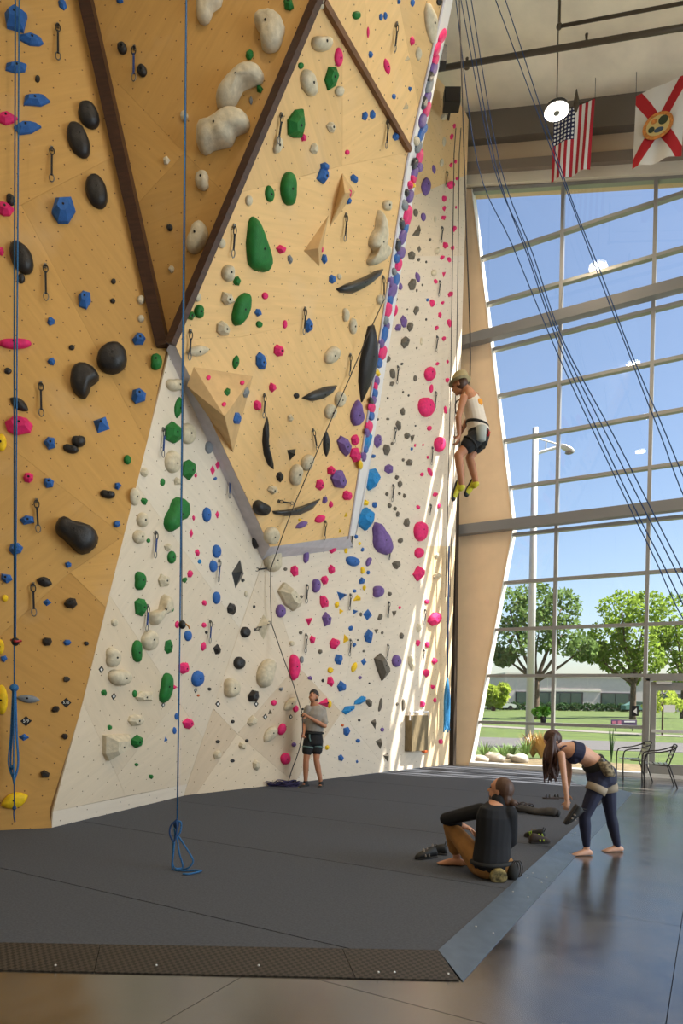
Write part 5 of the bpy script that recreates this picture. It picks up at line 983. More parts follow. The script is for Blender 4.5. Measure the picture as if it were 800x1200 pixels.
for k in range(16):
    c = cpile+r0*g.uniform(-.28, .28)+V3(-r0[1], r0[0], 0)*g.uniform(-.08, .08); a = g.uniform(.07, .2); b = g.uniform(.05, .12); ph = g.uniform(0, 3)
    zz_ = MZ+.012+g.uniform(0, .07)*(1-abs(c-cpile)[0]*1.5)
    pts = [c+r0*a*math.cos(t)+V3(-r0[1], r0[0], 0)*b*math.sin(t+ph*.2)+V3(0, 0, max(.0, (zz_-c[2])+.02*math.sin(2*t+ph))) for t in np.linspace(0, 2*PI, 16, endpoint=False)]
    hp.tube(pts, .0095, 6, closed=True)
tag(hp.build('rope_pile', 'rope_purple', smooth=True), 'heap of dark purple climbing rope on the mat at the belayer\'s feet', 'rope')
# thin ropes down the far wall and the bundle by the pillar
for k, (pts, lb) in enumerate((([(534, 150), (532, 180), (529.5, 345), (528, 440), (522, 700)], 'thin rope hanging down the far wall beside the dark corner post'), ([(540, 150), (538, 180), (536, 345), (534.5, 440), (527, 700)], 'thin rope hanging closest to the dark corner post'))):
    tag(MB().tube([DR.at(u, v, .25) for u, v in pts], .011, 5).build('wall_rope', 'rope_dark', smooth=True), lb, 'rope')
P0 = DR.at(526, 640, .22); P1 = DR.at(524, 796, .22); rt = empty('rope_bundle', tuple(P1), 'bright blue rope bundle hanging by the corner post', 'rope'); MB().tube([P0, P1], .02, 6).build('strand', 'rope_blue_dark', rt, smooth=True)
for k in range(7):
    u_ = 521+k*.9; MB().tube(bez([DR.at(524, 794, .22), DR.at(u_, 815, .22+.02*(k % 3)), DR.at(u_-.5, 845, .22+.02*(k % 2)), DR.at(u_+(k % 3-1), 858-k % 4*2, .22)], 5), .02, 6).build('loop', 'rope_sky', rt, smooth=True)
# ropes slung from the roof down to the right, in front of the window
def sling(px, d0, d1):
    n = len(px); return [atd(u, v, d0+(d1-d0)*k/(n-1)) for k, (u, v) in enumerate(px)]
for px, lb in (([(528, -45), (534, 0), (559, 190), (600, 287), (652, 412), (702, 520), (760, 640), (830, 770)], 'slung blue rope crossing the window lowest of the four'), ([(533, -45), (540, 0), (577, 190), (615, 285), (657, 400), (716, 520), (777, 640), (850, 770)], 'slung blue rope crossing the window just above the lowest'),
               ([(540, -45), (546, 0), (580, 190), (620, 305), (653, 400), (705, 515), (766, 640), (840, 770)], 'slung blue rope crossing the others over the window'), ([(572, -25), (580.6, 0), (661, 216), (700, 320), (731, 400), (770, 500), (830, 640)], 'slung rope passing behind the striped flag and over the window'), ([(584, -20), (592, 0), (662.5, 214), (704, 320), (736, 405), (772, 490), (840, 640)], 'slung rope beside the one behind the striped flag'), ([(545, -45), (552, 0), (585, 190), (625, 300), (660, 400), (724, 520), (790, 650), (850, 760)], 'slung blue rope crossing the window topmost of the left bunch')):
    q = sling(px, 12.4, 9.0); q = [V3(q[0][0]-.05, q[0][1], zceil(q[0][0])-.1)]+q+[V3(1.8, 9.5, .05)]; tag(MB().tube(bez(q, 5), .0085, 6).build('slung_rope', 'rope_blue_dark', smooth=True), lb, 'rope')

# ================================================================== FURNITURE AND SMALL THINGS
# wooden box on the wall low by the corner
P = DR.at(488, 859, .10); rt = empty('wall_box', tuple(P), 'weathered brown box with a pale rail mounted low on the sunlit wall', 'box'); ax3 = (DR.ex, V3(0, 0, 1), DR.n)
mat('olive_wood', (120, 104, 74), .7, noise=.3, nscale=6, stretch=(6, 6, 1)); MB().box(P, (.62, .80, .20), ax3).build('box_body', 'olive_wood', rt)
MB().tube([P+DR.ex*sx_*.34+V3(0, 0, z_)+DR.n*.06 for sx_, z_ in ((-1, .3), (-1, .48), (1, .48), (1, .3))], .022, 8).build('rail', 'lip_white', rt)
# cafe chairs of metal tube with slats
mat('chair_metal', (44, 42, 42), .35, .8); mat('chair_slat', (170, 168, 162), .3, .9)
def chair(base, ang, label):
    base = np.asarray(base, float); rt = empty('cafe_chair', tuple(base), label, 'chair'); ca, sa = math.cos(ang), math.sin(ang)
    def L(x, y, z): return base+V3(x*ca-y*sa, x*sa+y*ca, z)       # x forward, y left
    for s in (-1, 1):
        y = .26*s
        MB().tube(bez([L(.24, y, .0), L(.25, y, .3), L(.24, y, .58), L(.16, y, .66), L(-.05, y, .69), L(-.22, y, .74), L(-.3, y*.95, .78)], 5), .013, 8).build('arm_tube', 'chair_metal', rt, smooth=True)
        MB().tube([L(-.34, y, .0), L(-.2, y*.92, .42), L(.1, y*.92, .44)], .012, 8).build('leg', 'chair_metal', rt, smooth=True)
        MB().tube(bez([L(-.18, y*.9, .43), L(-.24, y*.9, .6), L(-.32, y*.9, .82)], 4), .012, 8).build('back_post', 'chair_metal', rt, smooth=True)
    MB().tube([L(-.32, -.235, .82), L(-.33, 0, .83), L(-.32, .235, .82)], .012, 8).build('top_rail', 'chair_metal', rt, smooth=True)
    for k in range(5): MB().bar(L(-.16+k*.09, -.24, .45), L(-.16+k*.09, .24, .45), .06, .008).build('seat_slat', 'chair_slat', rt)
    for k in range(4): t = .56+k*.075; x = -.215-(t-.56)*.42; MB().bar(L(x, -.23, t), L(x, .23, t), .008, .045).build('back_slat', 'chair_slat', rt)
fa = math.atan2(-r0[1], -r0[0])
chair(onz(769, 921, 0)+V3(0, 0, 0), fa-.35, 'slatted metal cafe chair with curved arms beside the glazed door'); chair(onz(740, 914, 0), fa-.15, 'slatted metal cafe chair behind the other, nearer the bending woman')
# shoes, sandals, bags on the mat
mat('shoe_black', (22, 22, 23), .6); mat('shoe_yellow', (196, 186, 40), .6); mat('shoe_green', (150, 178, 40), .6); mat('sole', (40, 36, 34), .7); mat('sandal', (58, 46, 40), .7); mat('strap_grey', (120, 112, 104), .8); mat('bag_grey', (66, 62, 58), .9, noise=.2, nscale=10)
def shoe(P, ang, label, m='shoe_black', L_=.25, rt=None, zrot=None, group=None, cat='shoe', trim=None):
    P = np.asarray(P, float); f = V3(math.cos(ang), math.sin(ang), 0) if zrot is None else zrot[0]; sd = np.cross(V3(0, 0, 1), f) if zrot is None else zrot[1]; upv = np.cross(f, sd)
    top = empty('climbing_shoe', tuple(P), label, cat, group) if rt is None else rt
    R = [(-.48, .030, .035, .045), (-.40, .036, .055, .065), (-.2, .036, .052, .06), (0, .040, .045, .05), (.25, .044, .034, .04), (.42, .036, .024, .03), (.5, .015, .014, .022)]
    ub = MB().loft([(P+f*x*L_+upv*z, sd*a, upv*b) for x, a, b, z in R], 12).build('upper', m, top, smooth=True)
    MB().loft([(P+f*x*L_+upv*.012, sd*a*1.05, upv*.012) for x, a, b, z in R], 12).build('sole', 'sole', top, smooth=True)
    for x in (-.05, .12): MB().tube([P+f*x*L_+sd*.046+upv*.03, P+f*x*L_+upv*.10, P+f*x*L_-sd*.046+upv*.03], .010, 6).build('strap', trim or 'strap_grey', top)
    MB().tube([P-f*.46*L_+upv*.09, P-f*.52*L_+upv*.13, P-f*.42*L_+upv*.14, P-f*.4*L_+upv*.10], .006, 6).build('pull_loop', trim or 'shoe_black', top)
    return top
fw = math.atan2(cf[1], cf[0])
shoe(onz(499, 1006, MZ), fw+2.0, 'black climbing shoe lying flat before the seated man\'s foot'); shoe(onz(510, 1001, MZ), fw+1.3, 'black climbing shoe with heel loop up beside the seated man\'s foot')
shoe(onz(626, 982, MZ), fw+.9, 'black climbing shoe standing by yellow-green straps on the mat', m='shoe_black'); shoe(onz(632, 988, MZ), fw-1.4, 'dark climbing shoe with yellow-green strap near the ramp edge', m='sandal', trim='shoe_green')
def sandal(P, ang, label):
    f = V3(math.cos(ang), math.sin(ang), 0); sd = V3(-f[1], f[0], 0); rt = empty('sandal', tuple(P), label, 'sandal')
    MB().prism([P+f*x+sd*y for x, y in ((-.13, -.03), (-.13, .03), (-.02, .035), (.08, .045), (.13, .02), (.13, -.02), (.08, -.045), (-.02, -.035))], (0, 0, .02)).build('footbed', 'sandal', rt)
    for x in (.02, .07): MB().tube([P+f*x+sd*.04+V3(0, 0, .015), P+f*x+V3(0, 0, .06), P+f*x-sd*.04+V3(0, 0, .015)], .010, 6).build('strap', 'shoe_black', rt)
sandal(onz(645, 936, MZ), fw+1.4, 'dark open sandal lying further from the woman\'s hand'); sandal(onz(655, 935.5, MZ), fw+1.6, 'dark strappy sandal lying closer to the bending woman')
P = onz(629, 951.5, MZ); rt = empty('rolled_rope_bag', tuple(P), 'rolled grey rope bag lying on the mat behind the seated man', 'bag')
dx = r0; dy = V3(-r0[1], r0[0], 0); A_ = onz(604, 948, MZ+.05); B_ = onz(654, 953, MZ+.05)
dv = B_-A_; MB().tube([A_+dv*t+V3(0, 0, .012*math.sin(t*9)) for t in np.linspace(0, 1, 14)], [.03, .05, .055, .05, .055, .052, .058, .055, .06, .058, .062, .06, .062, .04], 12).build('roll', 'bag_grey', rt, smooth=True)
MB().ell(B_, (.03, .05, .05)).build('roll_end', 'black_rubber', rt, smooth=True)
for k in range(5): MB().tube([A_+dx*(-.05+.05*k)+dx*.11*math.cos(t)+dy*.07*math.sin(t)+V3(0, 0, .06+.03*math.sin(t*2+k)) for t in np.linspace(0, 2*PI, 14, endpoint=False)], .008, 6, closed=True).build('rope_coil', 'rope_dark', rt, smooth=True)

# ================================================================== PEOPLE
mat('skin', (196, 140, 108), .55, noise=.08, nscale=9); mat('skin_fair', (206, 158, 132), .55, noise=.06, nscale=9); mat('skin_tan', (178, 120, 86), .55, noise=.08, nscale=9)
mat('hair_dark', (36, 26, 22), .6, noise=.3, nscale=60, stretch=(6, 6, 1)); mat('hair_brown', (78, 50, 32), .55, noise=.4, nscale=50, stretch=(6, 6, 1)); mat('hair_auburn', (66, 36, 24), .5, noise=.45, nscale=50, stretch=(8, 8, 1))
mat('shirt_grey', (150, 142, 132), .9, noise=.1, nscale=14); mat('shirt_black', (20, 21, 26), .9, noise=.15, nscale=10); mat('shorts_black', (24, 24, 27), .85); mat('tank_white', (212, 200, 184), .9, noise=.06, nscale=10)
mat('print_orange', (226, 150, 50), .9); mat('print_grey', (140, 130, 120), .9); mat('pants_tan', (150, 106, 56), .9, noise=.15, nscale=12); mat('leggings_navy', (22, 27, 56), .7, noise=.12, nscale=10); mat('bra_navy', (30, 32, 60), .8)
mat('harness_black', (28, 28, 28), .8); mat('harness_teal', (96, 120, 116), .8); mat('harness_tan', (156, 142, 122), .85); mat('chalk_grey', (168, 172, 166), .9); mat('chalk_camo', (168, 150, 96), .9, noise=.6, nscale=22, c2=(58, 52, 34)); mat('chalk_floral', (176, 160, 128), .9, noise=.5, nscale=30, c2=(70, 60, 52)); mat('hat_olive', (156, 142, 104), .9); mat('eye', (30, 22, 18), .3); mat('lips', (150, 82, 74), .5); mat('gear_red', (186, 40, 44), .4, .3); mat('sock', (196, 196, 200), .9)
def nrm(v): v = np.asarray(v, float); return v/(np.linalg.norm(v)+1e-12)
def remesh(mb, name, m, parent=None, origin=None, vox=.009, smooth=3):
    me = bpy.data.meshes.new('raw'); me.from_pydata(mb.v, [], mb.f)
    bm = bmesh.new(); bm.from_mesh(me); bmesh.ops.recalc_face_normals(bm, faces=bm.faces); bm.to_mesh(me); bm.free()
    t = bpy.data.objects.new('raw', me); col.objects.link(t)
    a = t.modifiers.new('r', 'REMESH'); a.mode = 'VOXEL'; a.voxel_size = vox
    b = t.modifiers.new('s', 'SMOOTH'); b.factor = .5; b.iterations = smooth
    dg = bpy.context.evaluated_depsgraph_get(); em = bpy.data.meshes.new_from_object(t.evaluated_get(dg)); bpy.data.objects.remove(t)
    org = np.array(parent.location) if parent is not None else np.asarray(origin, float)
    em.transform(Matrix.Translation(-Vector(org))); em.materials.clear(); em.materials.append(G(m)); em.name = name
    em.polygons.foreach_set('use_smooth', [True]*len(em.polygons))
    o = bpy.data.objects.new(name, em); col.objects.link(o)
    if parent is not None: o.parent = parent
    else: o.location = org
    return o
def hand(mb, wr, d, nrmv, curl=.5, s=1., spread=1.):
    """wrist point, pointing direction, palm normal: palm, four fingers that curl towards the palm normal, and a thumb from the side"""
    d = nrm(d); n = nrm(nrmv-np.dot(nrmv, d)*d); sd = np.cross(d, n); pc = wr+d*.045*s
    mb.ell(pc, (.045*s, .038*s, .016*s), (d, sd, n)); mb.cap(wr-d*.01, .023*s, wr+d*.03*s, .024*s)
    for k, (o_, l_) in enumerate(((-.028, .070), (-.010, .080), (.009, .075), (.027, .060))):
        b = wr+d*.082*s+sd*o_*s; a = curl*1.0; d1 = nrm(d*math.cos(a)+n*math.sin(a)+sd*o_*spread*3); p1 = b+d1*l_*.5*s
        d2 = nrm(d1*math.cos(a*1.2)+np.cross(np.cross(d1, n) if abs(d1@n) < .99 else sd, d1)*math.sin(a*1.2)); p2 = p1+d2*l_*.5*s
        mb.cap(b-d*.02*s, .0095*s, p1, .0088*s, 8); mb.cap(p1, .0088*s, p2, .0075*s, 8)
    tb_ = wr+d*.025*s-sd*.03*s; t1 = tb_+nrm(d*.6-sd*.6+n*.5)*.038*s; mb.cap(tb_, .012*s, t1, .010*s, 8); mb.cap(t1, .010*s, t1+nrm(d*.8-sd*.1+n*.6)*.032*s, .008*s, 8)
def foot(mb, an, d, upv=(0, 0, 1), L_=.25, s=1., toes=True):
    d = nrm(d); upv = nrm(np.asarray(upv)-np.dot(upv, d)*d); sd = np.cross(upv, d); b = an-upv*.065*s
    mb.loft([(b-d*.075*s+upv*0, sd*.02*s, upv*.02*s), (b-d*.06*s, sd*.032*s, upv*.034*s), (b+upv*.012, sd*.036*s, upv*.045*s), (b+d*.07*s, sd*.042*s, upv*.036*s), (b+d*.13*s-upv*.012, sd*.046*s, upv*.024*s), (b+d*.17*s-upv*.018, sd*.036*s, upv*.014*s), (b+d*.185*s-upv*.02, sd*.012*s, upv*.006*s)], 14)
    for k in range(5 if toes else 0): q = b+d*(.165-.012*abs(k-1)*(1 if k > 1 else .5))*s+sd*(-.034+.017*k)*s-upv*.02; mb.cap(q, .0105*s, q+d*.026*s, .008*s, 8)
def head(mb, c, f, upv, s=1.):
    f = nrm(f); upv = nrm(np.asarray(upv)-np.dot(upv, f)*f); sd = np.cross(f, upv)
    mb.ell(c+upv*.025*s, (.095*s, .075*s, .095*s), (f, sd, upv), 16, 12); mb.ell(c+f*.025*s-upv*.045*s, (.068*s, .056*s, .075*s), (f, sd, upv), 14, 10)
    mb.ell(c+f*.06*s-upv*.095*s, (.028*s, .028*s, .022*s), (f, sd, upv)); mb.cap(c+f*.088*s+upv*.005*s, .010*s, c+f*.108*s-upv*.03*s, .015*s, 8); mb.ell(c+f*.078*s+upv*.03*s, (.02*s, .05*s, .014*s), (f, sd, upv))
    for k in (-1, 1): mb.ell(c-f*.005*s+sd*k*.077*s-upv*.01*s, (.022*s, .009*s, .034*s), (f, sd, upv), 8, 6)
    return f, sd, upv
def face(par, c, f, sd, upv, s=1.):
    for k in (-1, 1): MB().ell(c+f*.086*s+sd*k*.032*s+upv*.008*s, (.008*s, .014*s, .007*s), (f, sd, upv)).build('eye', 'eye', par, smooth=True)
    MB().ell(c+f*.09*s-upv*.062*s, (.008*s, .024*s, .007*s), (f, sd, upv)).build('mouth', 'lips', par, smooth=True)
def arm(mb, s, e, w_, k=1.): mb.cap(s, .052*k, s+(e-s)*.4, .047*k); mb.cap(s+(e-s)*.4, .047*k, e, .039*k); mb.cap(e, .040*k, e+(w_-e)*.3, .040*k); mb.cap(e+(w_-e)*.3, .040*k, w_, .026*k)
def leg(mb, h, kn, an, k=1.): mb.cap(h, .088*k, h+(kn-h)*.5, .075*k); mb.cap(h+(kn-h)*.5, .075*k, kn, .056*k); mb.cap(kn, .056*k, kn+(an-kn)*.3, .058*k); mb.cap(kn+(an-kn)*.3, .058*k, an, .036*k)
def torso(mb, pts, sd, prof):
    """pts: centre line from pelvis to neck; prof: (half width, half depth) at each"""
    R = []
    for i, (p, (a, b)) in enumerate(zip(pts, prof)):
        t = nrm(pts[min(i+1, len(pts)-1)]-pts[max(i-1, 0)]); s_ = nrm(sd-np.dot(sd, t)*t); fwd = np.cross(t, s_); R.append((p, s_*a, fwd*b))
    t0 = nrm(pts[1]-pts[0]); t1 = nrm(pts[-1]-pts[-2])
    R = [(R[0][0]-t0*.05, R[0][1]*.5, R[0][2]*.5)]+R+[(R[-1][0]+t1*.01, R[-1][1]*.8, R[-1][2]*.8)]
    mb.loft(R, 18)

# --- belayer ------------------------------------------------------------------
def B(u, v, b=0.): return atd(u, v, BD+b)
fwd = nrm(-cf*V3(1, 1, 0)*.95-r0*.3); sdv = np.cross(fwd, V3(0, 0, 1))
hipL, hipR = B(362, 868, -.02), B(372, 868, .03); knL, knR = B(358.5, 891, -.06), B(370.5, 890.5, -.03); anL, anR = B(358, 916.5, 0), B(376, 917.5, .0)
shL, shR = B(360.5, 830.5, -.06), B(378, 831.5, .04); elR, wrR = B(380.5, 851, -.12), B(360.5, 839.5, -.27); elL, wrL = B(356.5, 848, .02), B(355.5, 860, -.22)
hc = B(367.2, 816.5, -.02); hf = nrm(fwd*.75+V3(0, 0, .66)); hu = nrm(V3(0, 0, .75)-fwd*.66)
pts = [B(367, 871), B(367, 864), B(367.3, 856), B(368, 846, -.01), B(368.5, 838, -.01), B(369, 832), B(368.5, 827.5), B(368, 822, 0)]; prof = [(.15, .11), (.165, .12), (.15, .105), (.155, .11), (.17, .12), (.165, .10), (.09, .075), (.06, .06)]
mb = MB(); torso(mb, pts, sdv, prof); leg(mb, hipL, knL, anL, .95); leg(mb, hipR, knR, anR, .95); foot(mb, anL, fwd-r0*.4, s=.9, toes=False); foot(mb, anR, fwd+r0*.1, s=.9, toes=False)
arm(mb, shL, elL, wrL, .95); arm(mb, shR, elR, wrR, .95); hand(mb, wrR, nrm(B(355.5, 838, -.28)-wrR)+V3(0, 0, .1), -cf, 1.1); hand(mb, wrL, nrm(B(354, 864, -.27)-wrL), -cf+r0*.4, 1.1); hfd = head(mb, hc, hf, hu, 1.02)
per = remesh(mb, 'person', 'skin_tan', origin=BEL); tag(per, 'person in grey shirt and black shorts belaying, head tilted back, by rope pile', 'person'); face(per, hc, *hfd)
mb = MB(); mb.ell(hc+hu*.055+hf*.0, (.108, .088, .088), (hf, hfd[1], hu), 16, 12); mb.ell(hc-hf*.06-hu*.02, (.06, .078, .075), (hf, hfd[1], hu)); remesh(mb, 'hair', 'hair_dark', per)
mb = MB(); torso(mb, pts[2:7], sdv, [(.185, .14), (.18, .135), (.192, .145), (.185, .12), (.10, .085)]); mb.cap(shL, .068, shL+(elL-shL)*.75, .066); mb.cap(shR, .068, shR+(elR-shR)*.75, .068); remesh(mb, 'shirt', 'shirt_grey', per)
mb = MB(); cc = B(368.6, 829, -.02); mb.tube([cc+sdv*.085*math.cos(t)+fwd*.075*math.sin(t)+V3(0, 0, .01-.03*math.sin(t)) for t in np.linspace(0, 2*PI, 18, endpoint=False)], .016, 8, closed=True); remesh(mb, 'collar', 'shirt_grey', per, vox=.006)
mb = MB(); torso(mb, [B(367, 872), B(367, 865), B(367.2, 857)], sdv, [(.17, .135), (.178, .14), (.16, .125)]); mb.cap(hipL, .105, hipL+(knL-hipL)*.5, .10); mb.cap(hipR, .105, hipR+(knR-hipR)*.5, .10); remesh(mb, 'shorts', 'shorts_black', per)
hb = MB(); cc = B(367.2, 859); hb.tube([cc+sdv*.178*math.cos(t)+fwd*.142*math.sin(t) for t in np.linspace(0, 2*PI, 24, endpoint=False)], .018, 8, closed=True); hr = hb.build('harness', 'harness_black', per, smooth=True)
for (a, b) in ((hipL, knL), (hipR, knR)):
    q = a+(b-a)*.33; t_ = nrm(b-a); s_ = nrm(np.cross(t_, fwd)); f_ = np.cross(s_, t_); MB().tube([q+s_*.099*math.cos(t)+f_*.099*math.sin(t) for t in np.linspace(0, 2*PI, 20, endpoint=False)], .013, 8, closed=True).build('leg_loop', 'harness_teal', per, smooth=True)
MB().tube(bez([B(366, 860)+fwd*.15, B(366, 864)+fwd*.155, B(367, 868)+fwd*.15], 4), .014, 8).build('belay_loop', 'harness_teal', per, smooth=True)
def wshoe(mb_an, d, m1, m2, upv=(0, 0, 1)):
    m_ = MB(); foot(m_, mb_an, d, upv, s=1.15, toes=False); m_.cap(mb_an-nrm(upv)*.03, .045, mb_an+nrm(upv)*.01, .043); return remesh(m_, 'shoe', m1, per, vox=.007)
for a, d in ((anL, fwd-r0*.4), (anR, fwd+r0*.1)):
    s_ = wshoe(a, d, 'shoe_black', None); d = nrm(d); MB().loft([(a-V3(0, 0, .094)+d*x, np.cross(d, V3(0, 0, 1))*w2, V3(0, 0, .02)) for x, w2 in ((-.09, .034), (-.05, .05), (.05, .055), (.14, .06), (.205, .034))], 12).build('sole', 'shoe_yellow', per, smooth=True)
MB().box(B(354.3, 838.5, -.28), (.07, .05, .05), (r0, nrm(cf*V3(1, 1, 0)), V3(0, 0, 1))).build('belay_device', 'black_plastic', per); MB().ell(B(354.6, 831, -.28), (.022, .022, .02)).build('rope_clip', 'black_plastic', per)

# --- climber hanging beside the overhang -----------------------------------------
CD = 8.8
def K(u, v, b=0.): return atd(u, v, CD+b)
fwd = nrm(-r0*.88+cf*V3(1, 1, 0)*.45); sdv = np.cross(fwd, V3(0, 0, 1))                    # faces the wall, right side away from it
pts = [K(560, 516), K(561, 507), K(558.5, 496), K(556, 484), K(553.5, 474), K(550.5, 465.5), K(547, 459), K(543.5, 454)]; prof = [(.15, .11), (.17, .125), (.145, .105), (.15, .11), (.165, .118), (.17, .10), (.10, .08), (.06, .06)]
hipN, hipF = K(556.5, 514, -.10), K(563, 513, .10); knN, knF = K(537, 533.5, -.12), K(550, 536.5, .14); anN, anF = K(541.5, 570, -.08), K(558, 566.5, .12)
shN, shF = K(543, 466, -.17), K(557, 464, .17); elN, wrN = K(537, 489, -.2), K(538, 511, -.14); elF, wrF = K(551, 486, .24), K(541, 505, .14)
hc = K(538.5, 451.5); hf = nrm(fwd*.95-V3(0, 0, .22)); hu = V3(0, 0, 1)
mb = MB(); torso(mb, pts, sdv, prof); leg(mb, hipN, knN, anN); leg(mb, hipF, knF, anF); arm(mb, shN, elN, wrN); arm(mb, shF, elF, wrF); hand(mb, wrN, V3(0, 0, -1)+fwd*.2, fwd, .7); hand(mb, wrF, V3(0, 0, -.8)+fwd*.5, fwd, .7)
fdN = nrm(K(537, 588, -.08)-anN); fdF = nrm(K(549.5, 584, .12)-anF); foot(mb, anN, fdN, -fwd*.6+V3(0, 0, .6), s=.85, toes=False); foot(mb, anF, fdF, -fwd*.6+V3(0, 0, .6), s=.85, toes=False); hfd = head(mb, hc, hf, hu, 1.0)
per = remesh(mb, 'person', 'skin_tan', origin=K(552, 586)); tag(per, 'person in bucket hat, white tank top and black shorts hanging from the rope', 'person'); face(per, hc, *hfd)
mb = MB(); mb.ell(hc-hf*.03-hu*.0, (.085, .084, .09), (hf, hfd[1], hu), 14, 10); remesh(mb, 'hair', 'hair_brown', per)
hm = MB(); hx = hc+hu*.045; R = [(.0, .15, .155), (.02, .115, .12), (.075, .105, .11), (.11, .085, .09), (.125, .03, .03)]
hm.loft([(hx+hu*z, hf*a, hfd[1]*b) for z, a, b in R], 24); hm.build('bucket_hat', 'hat_olive', per, smooth=True)
mb = MB(); torso(mb, pts[1:6], sdv, [(.185, .142), (.172, .132), (.168, .128), (.178, .13), (.13, .10)]); 
for a in (shN, shF): mb.cap(K(549.5, 463)+(a-K(550.5, 465.5))*.42, .05, K(552, 470)+(a-K(550.5, 465.5))*.5, .06)
tk = remesh(mb, 'tank_top', 'tank_white', per)
bk = nrm(-fwd); n_ = nrm(-fwd*.62-cf*V3(1, 1, 0)*.72); pr_r = 1/math.sqrt((n_@sdv/.178)**2+(n_@fwd/.132)**2)
pc_ = K(561.5, 471.5, -.12); pr = MB(); t_ = nrm(np.cross(n_, V3(0, 0, 1)))
pr.ell(K(554.2, 475.5)+n_*(pr_r-.012), (.05, .022, .05), (t_, n_, np.cross(t_, n_)), 14, 8); pr.build('orange_print', 'print_orange', per, smooth=True)
mb = MB(); torso(mb, [K(559, 519), K(561, 508), K(559.5, 500)], sdv, [(.165, .13), (.188, .145), (.165, .13)]); mb.cap(hipN, .11, hipN+(knN-hipN)*.42, .105); mb.cap(hipF, .11, hipF+(knF-hipF)*.42, .105); remesh(mb, 'shorts', 'shorts_black', per)
cc = K(559, 497.5); MB().tube([cc+sdv*.172*math.cos(t)+fwd*.135*math.sin(t)+V3(0, 0, .03*math.sin(t)) for t in np.linspace(0, 2*PI, 24, endpoint=False)], .02, 8, closed=True).build('harness', 'harness_black', per, smooth=True)
for (a, b) in ((hipN, knN), (hipF, knF)):
    q = a+(b-a)*.3; t_ = nrm(b-a); s_ = nrm(np.cross(t_, sdv)); f_ = np.cross(s_, t_); MB().tube([q+s_*.112*math.cos(t)+f_*.112*math.sin(t) for t in np.linspace(0, 2*PI, 20, endpoint=False)], .013, 8, closed=True).build('leg_loop', 'harness_black', per, smooth=True)
mb = MB(); cb = K(563.5, 508, -.19); mb.loft([(cb+V3(0, 0, z), r0*a, cf*b) for z, a, b in ((-.10, .045, .035), (-.09, .062, .05), (0, .068, .055), (.085, .072, .058), (.10, .06, .05))], 14); mb.build('chalk_bag', 'chalk_grey', per, smooth=True)
MB().tube([K(571, 503, -.1), K(573.5, 507, -.1), K(572, 511, -.1), K(569.5, 508, -.1)], .014, 6, closed=True).build('gear_clip', 'gear_red', per, smooth=True)
for a, d in ((anN, fdN), (anF, fdF)):
    upv = nrm(-fwd*.6+V3(0, 0, .6)); m_ = MB(); foot(m_, a, d, upv, s=1.0, toes=False); m_.cap(a-upv*.03, .043, a-upv*.005, .042); remesh(m_, 'shoe', 'shoe_yellow', per, vox=.007)
    d = nrm(d); u_ = nrm(upv-np.dot(upv, d)*d); sd_ = np.cross(u_, d); m2 = MB(); m2.loft([(a-u_*.088+d*x, sd_*w2, u_*h2) for x, w2, h2 in ((-.07, .03, .02), (-.03, .042, .026), (.05, .046, .022), (.12, .052, .026), (.18, .042, .024), (.2, .02, .014))], 12); m2.build('sole', 'shoe_black', per, smooth=True)
tag(MB().tube(bez([K(555, 499, -.02)+fwd*.16, K(552, 470)+fwd*.22, K(550.5, 440, .05), K(546, 260, .1), K(538, 0, .4), K(536, -50, .5)], 6), .009, 6).build('climber_rope', 'rope_dark', smooth=True), 'thin dark rope rising from the hanging climber\'s harness to the wall top', 'rope')

# --- man seated on the mat ----------------------------------------------------------
SPt = onz(574, 1027, MZ); SD = proj(SPt)[2]
def S(u, v, b=0.): return atd(u, v, SD+b)
fwd = nrm(-r0*.62+cf*V3(1, 1, 0)*.78); sdv = np.cross(fwd, V3(0, 0, 1))
pts = [S(576, 1014), S(576, 1003), S(577, 988), S(578.5, 972), S(580, 957), S(581, 948.5), S(582.5, 942), S(584, 936, .02)]; prof = [(.165, .125), (.18, .135), (.165, .12), (.175, .125), (.19, .125), (.175, .10), (.085, .08), (.062, .062)]
shL, shR = S(563.5, 950, .08), S(597, 954, -.04); elL, wrL = S(522.5, 959.5, .26), S(545, 969, .36); elR, wrR = S(598.5, 985, .06), S(585, 1000, .3)
hipL, hipR = S(562, 1012, .04), S(588, 1014, .0); knL = S(527.5, 968, .34); anL = S(535, 1003, .36); knR = S(566, 1006, .58); anR = S(548, 1009, .40)
hc = S(586, 926.5, .03); hf = nrm(-r0*.82+cf*V3(1, 1, 0)*.5+V3(0, 0, .22)); hu = nrm(V3(0, 0, 1)+r0*.15)
mb = MB(); torso(mb, pts, sdv, prof); leg(mb, hipL, knL, anL); leg(mb, hipR, knR, anR); arm(mb, shL, elL, wrL, 1.05); arm(mb, shR, elR, wrR, 1.05)
hand(mb, wrL, nrm(S(556, 973, .38)-wrL), V3(0, 0, -1), .6); hand(mb, wrR, -r0+V3(0, 0, -.2), V3(0, 0, -1), .5); foot(mb, anL, nrm(onz(520, 1010, MZ+.03)-anL)*V3(1, 1, 0)); foot(mb, anR, -r0*.9+cf*V3(1, 1, 0)*.2, s=.9); hfd = head(mb, hc, hf, hu, 1.0)
mb.v = [(a, b, max(c, MZ+.004)) for a, b, c in mb.v]
per = remesh(mb, 'person', 'skin', origin=SPt); tag(per, 'person in black shirt and tan trousers sitting on the mat, back turned, arm on knee', 'person'); face(per, hc, *hfd)
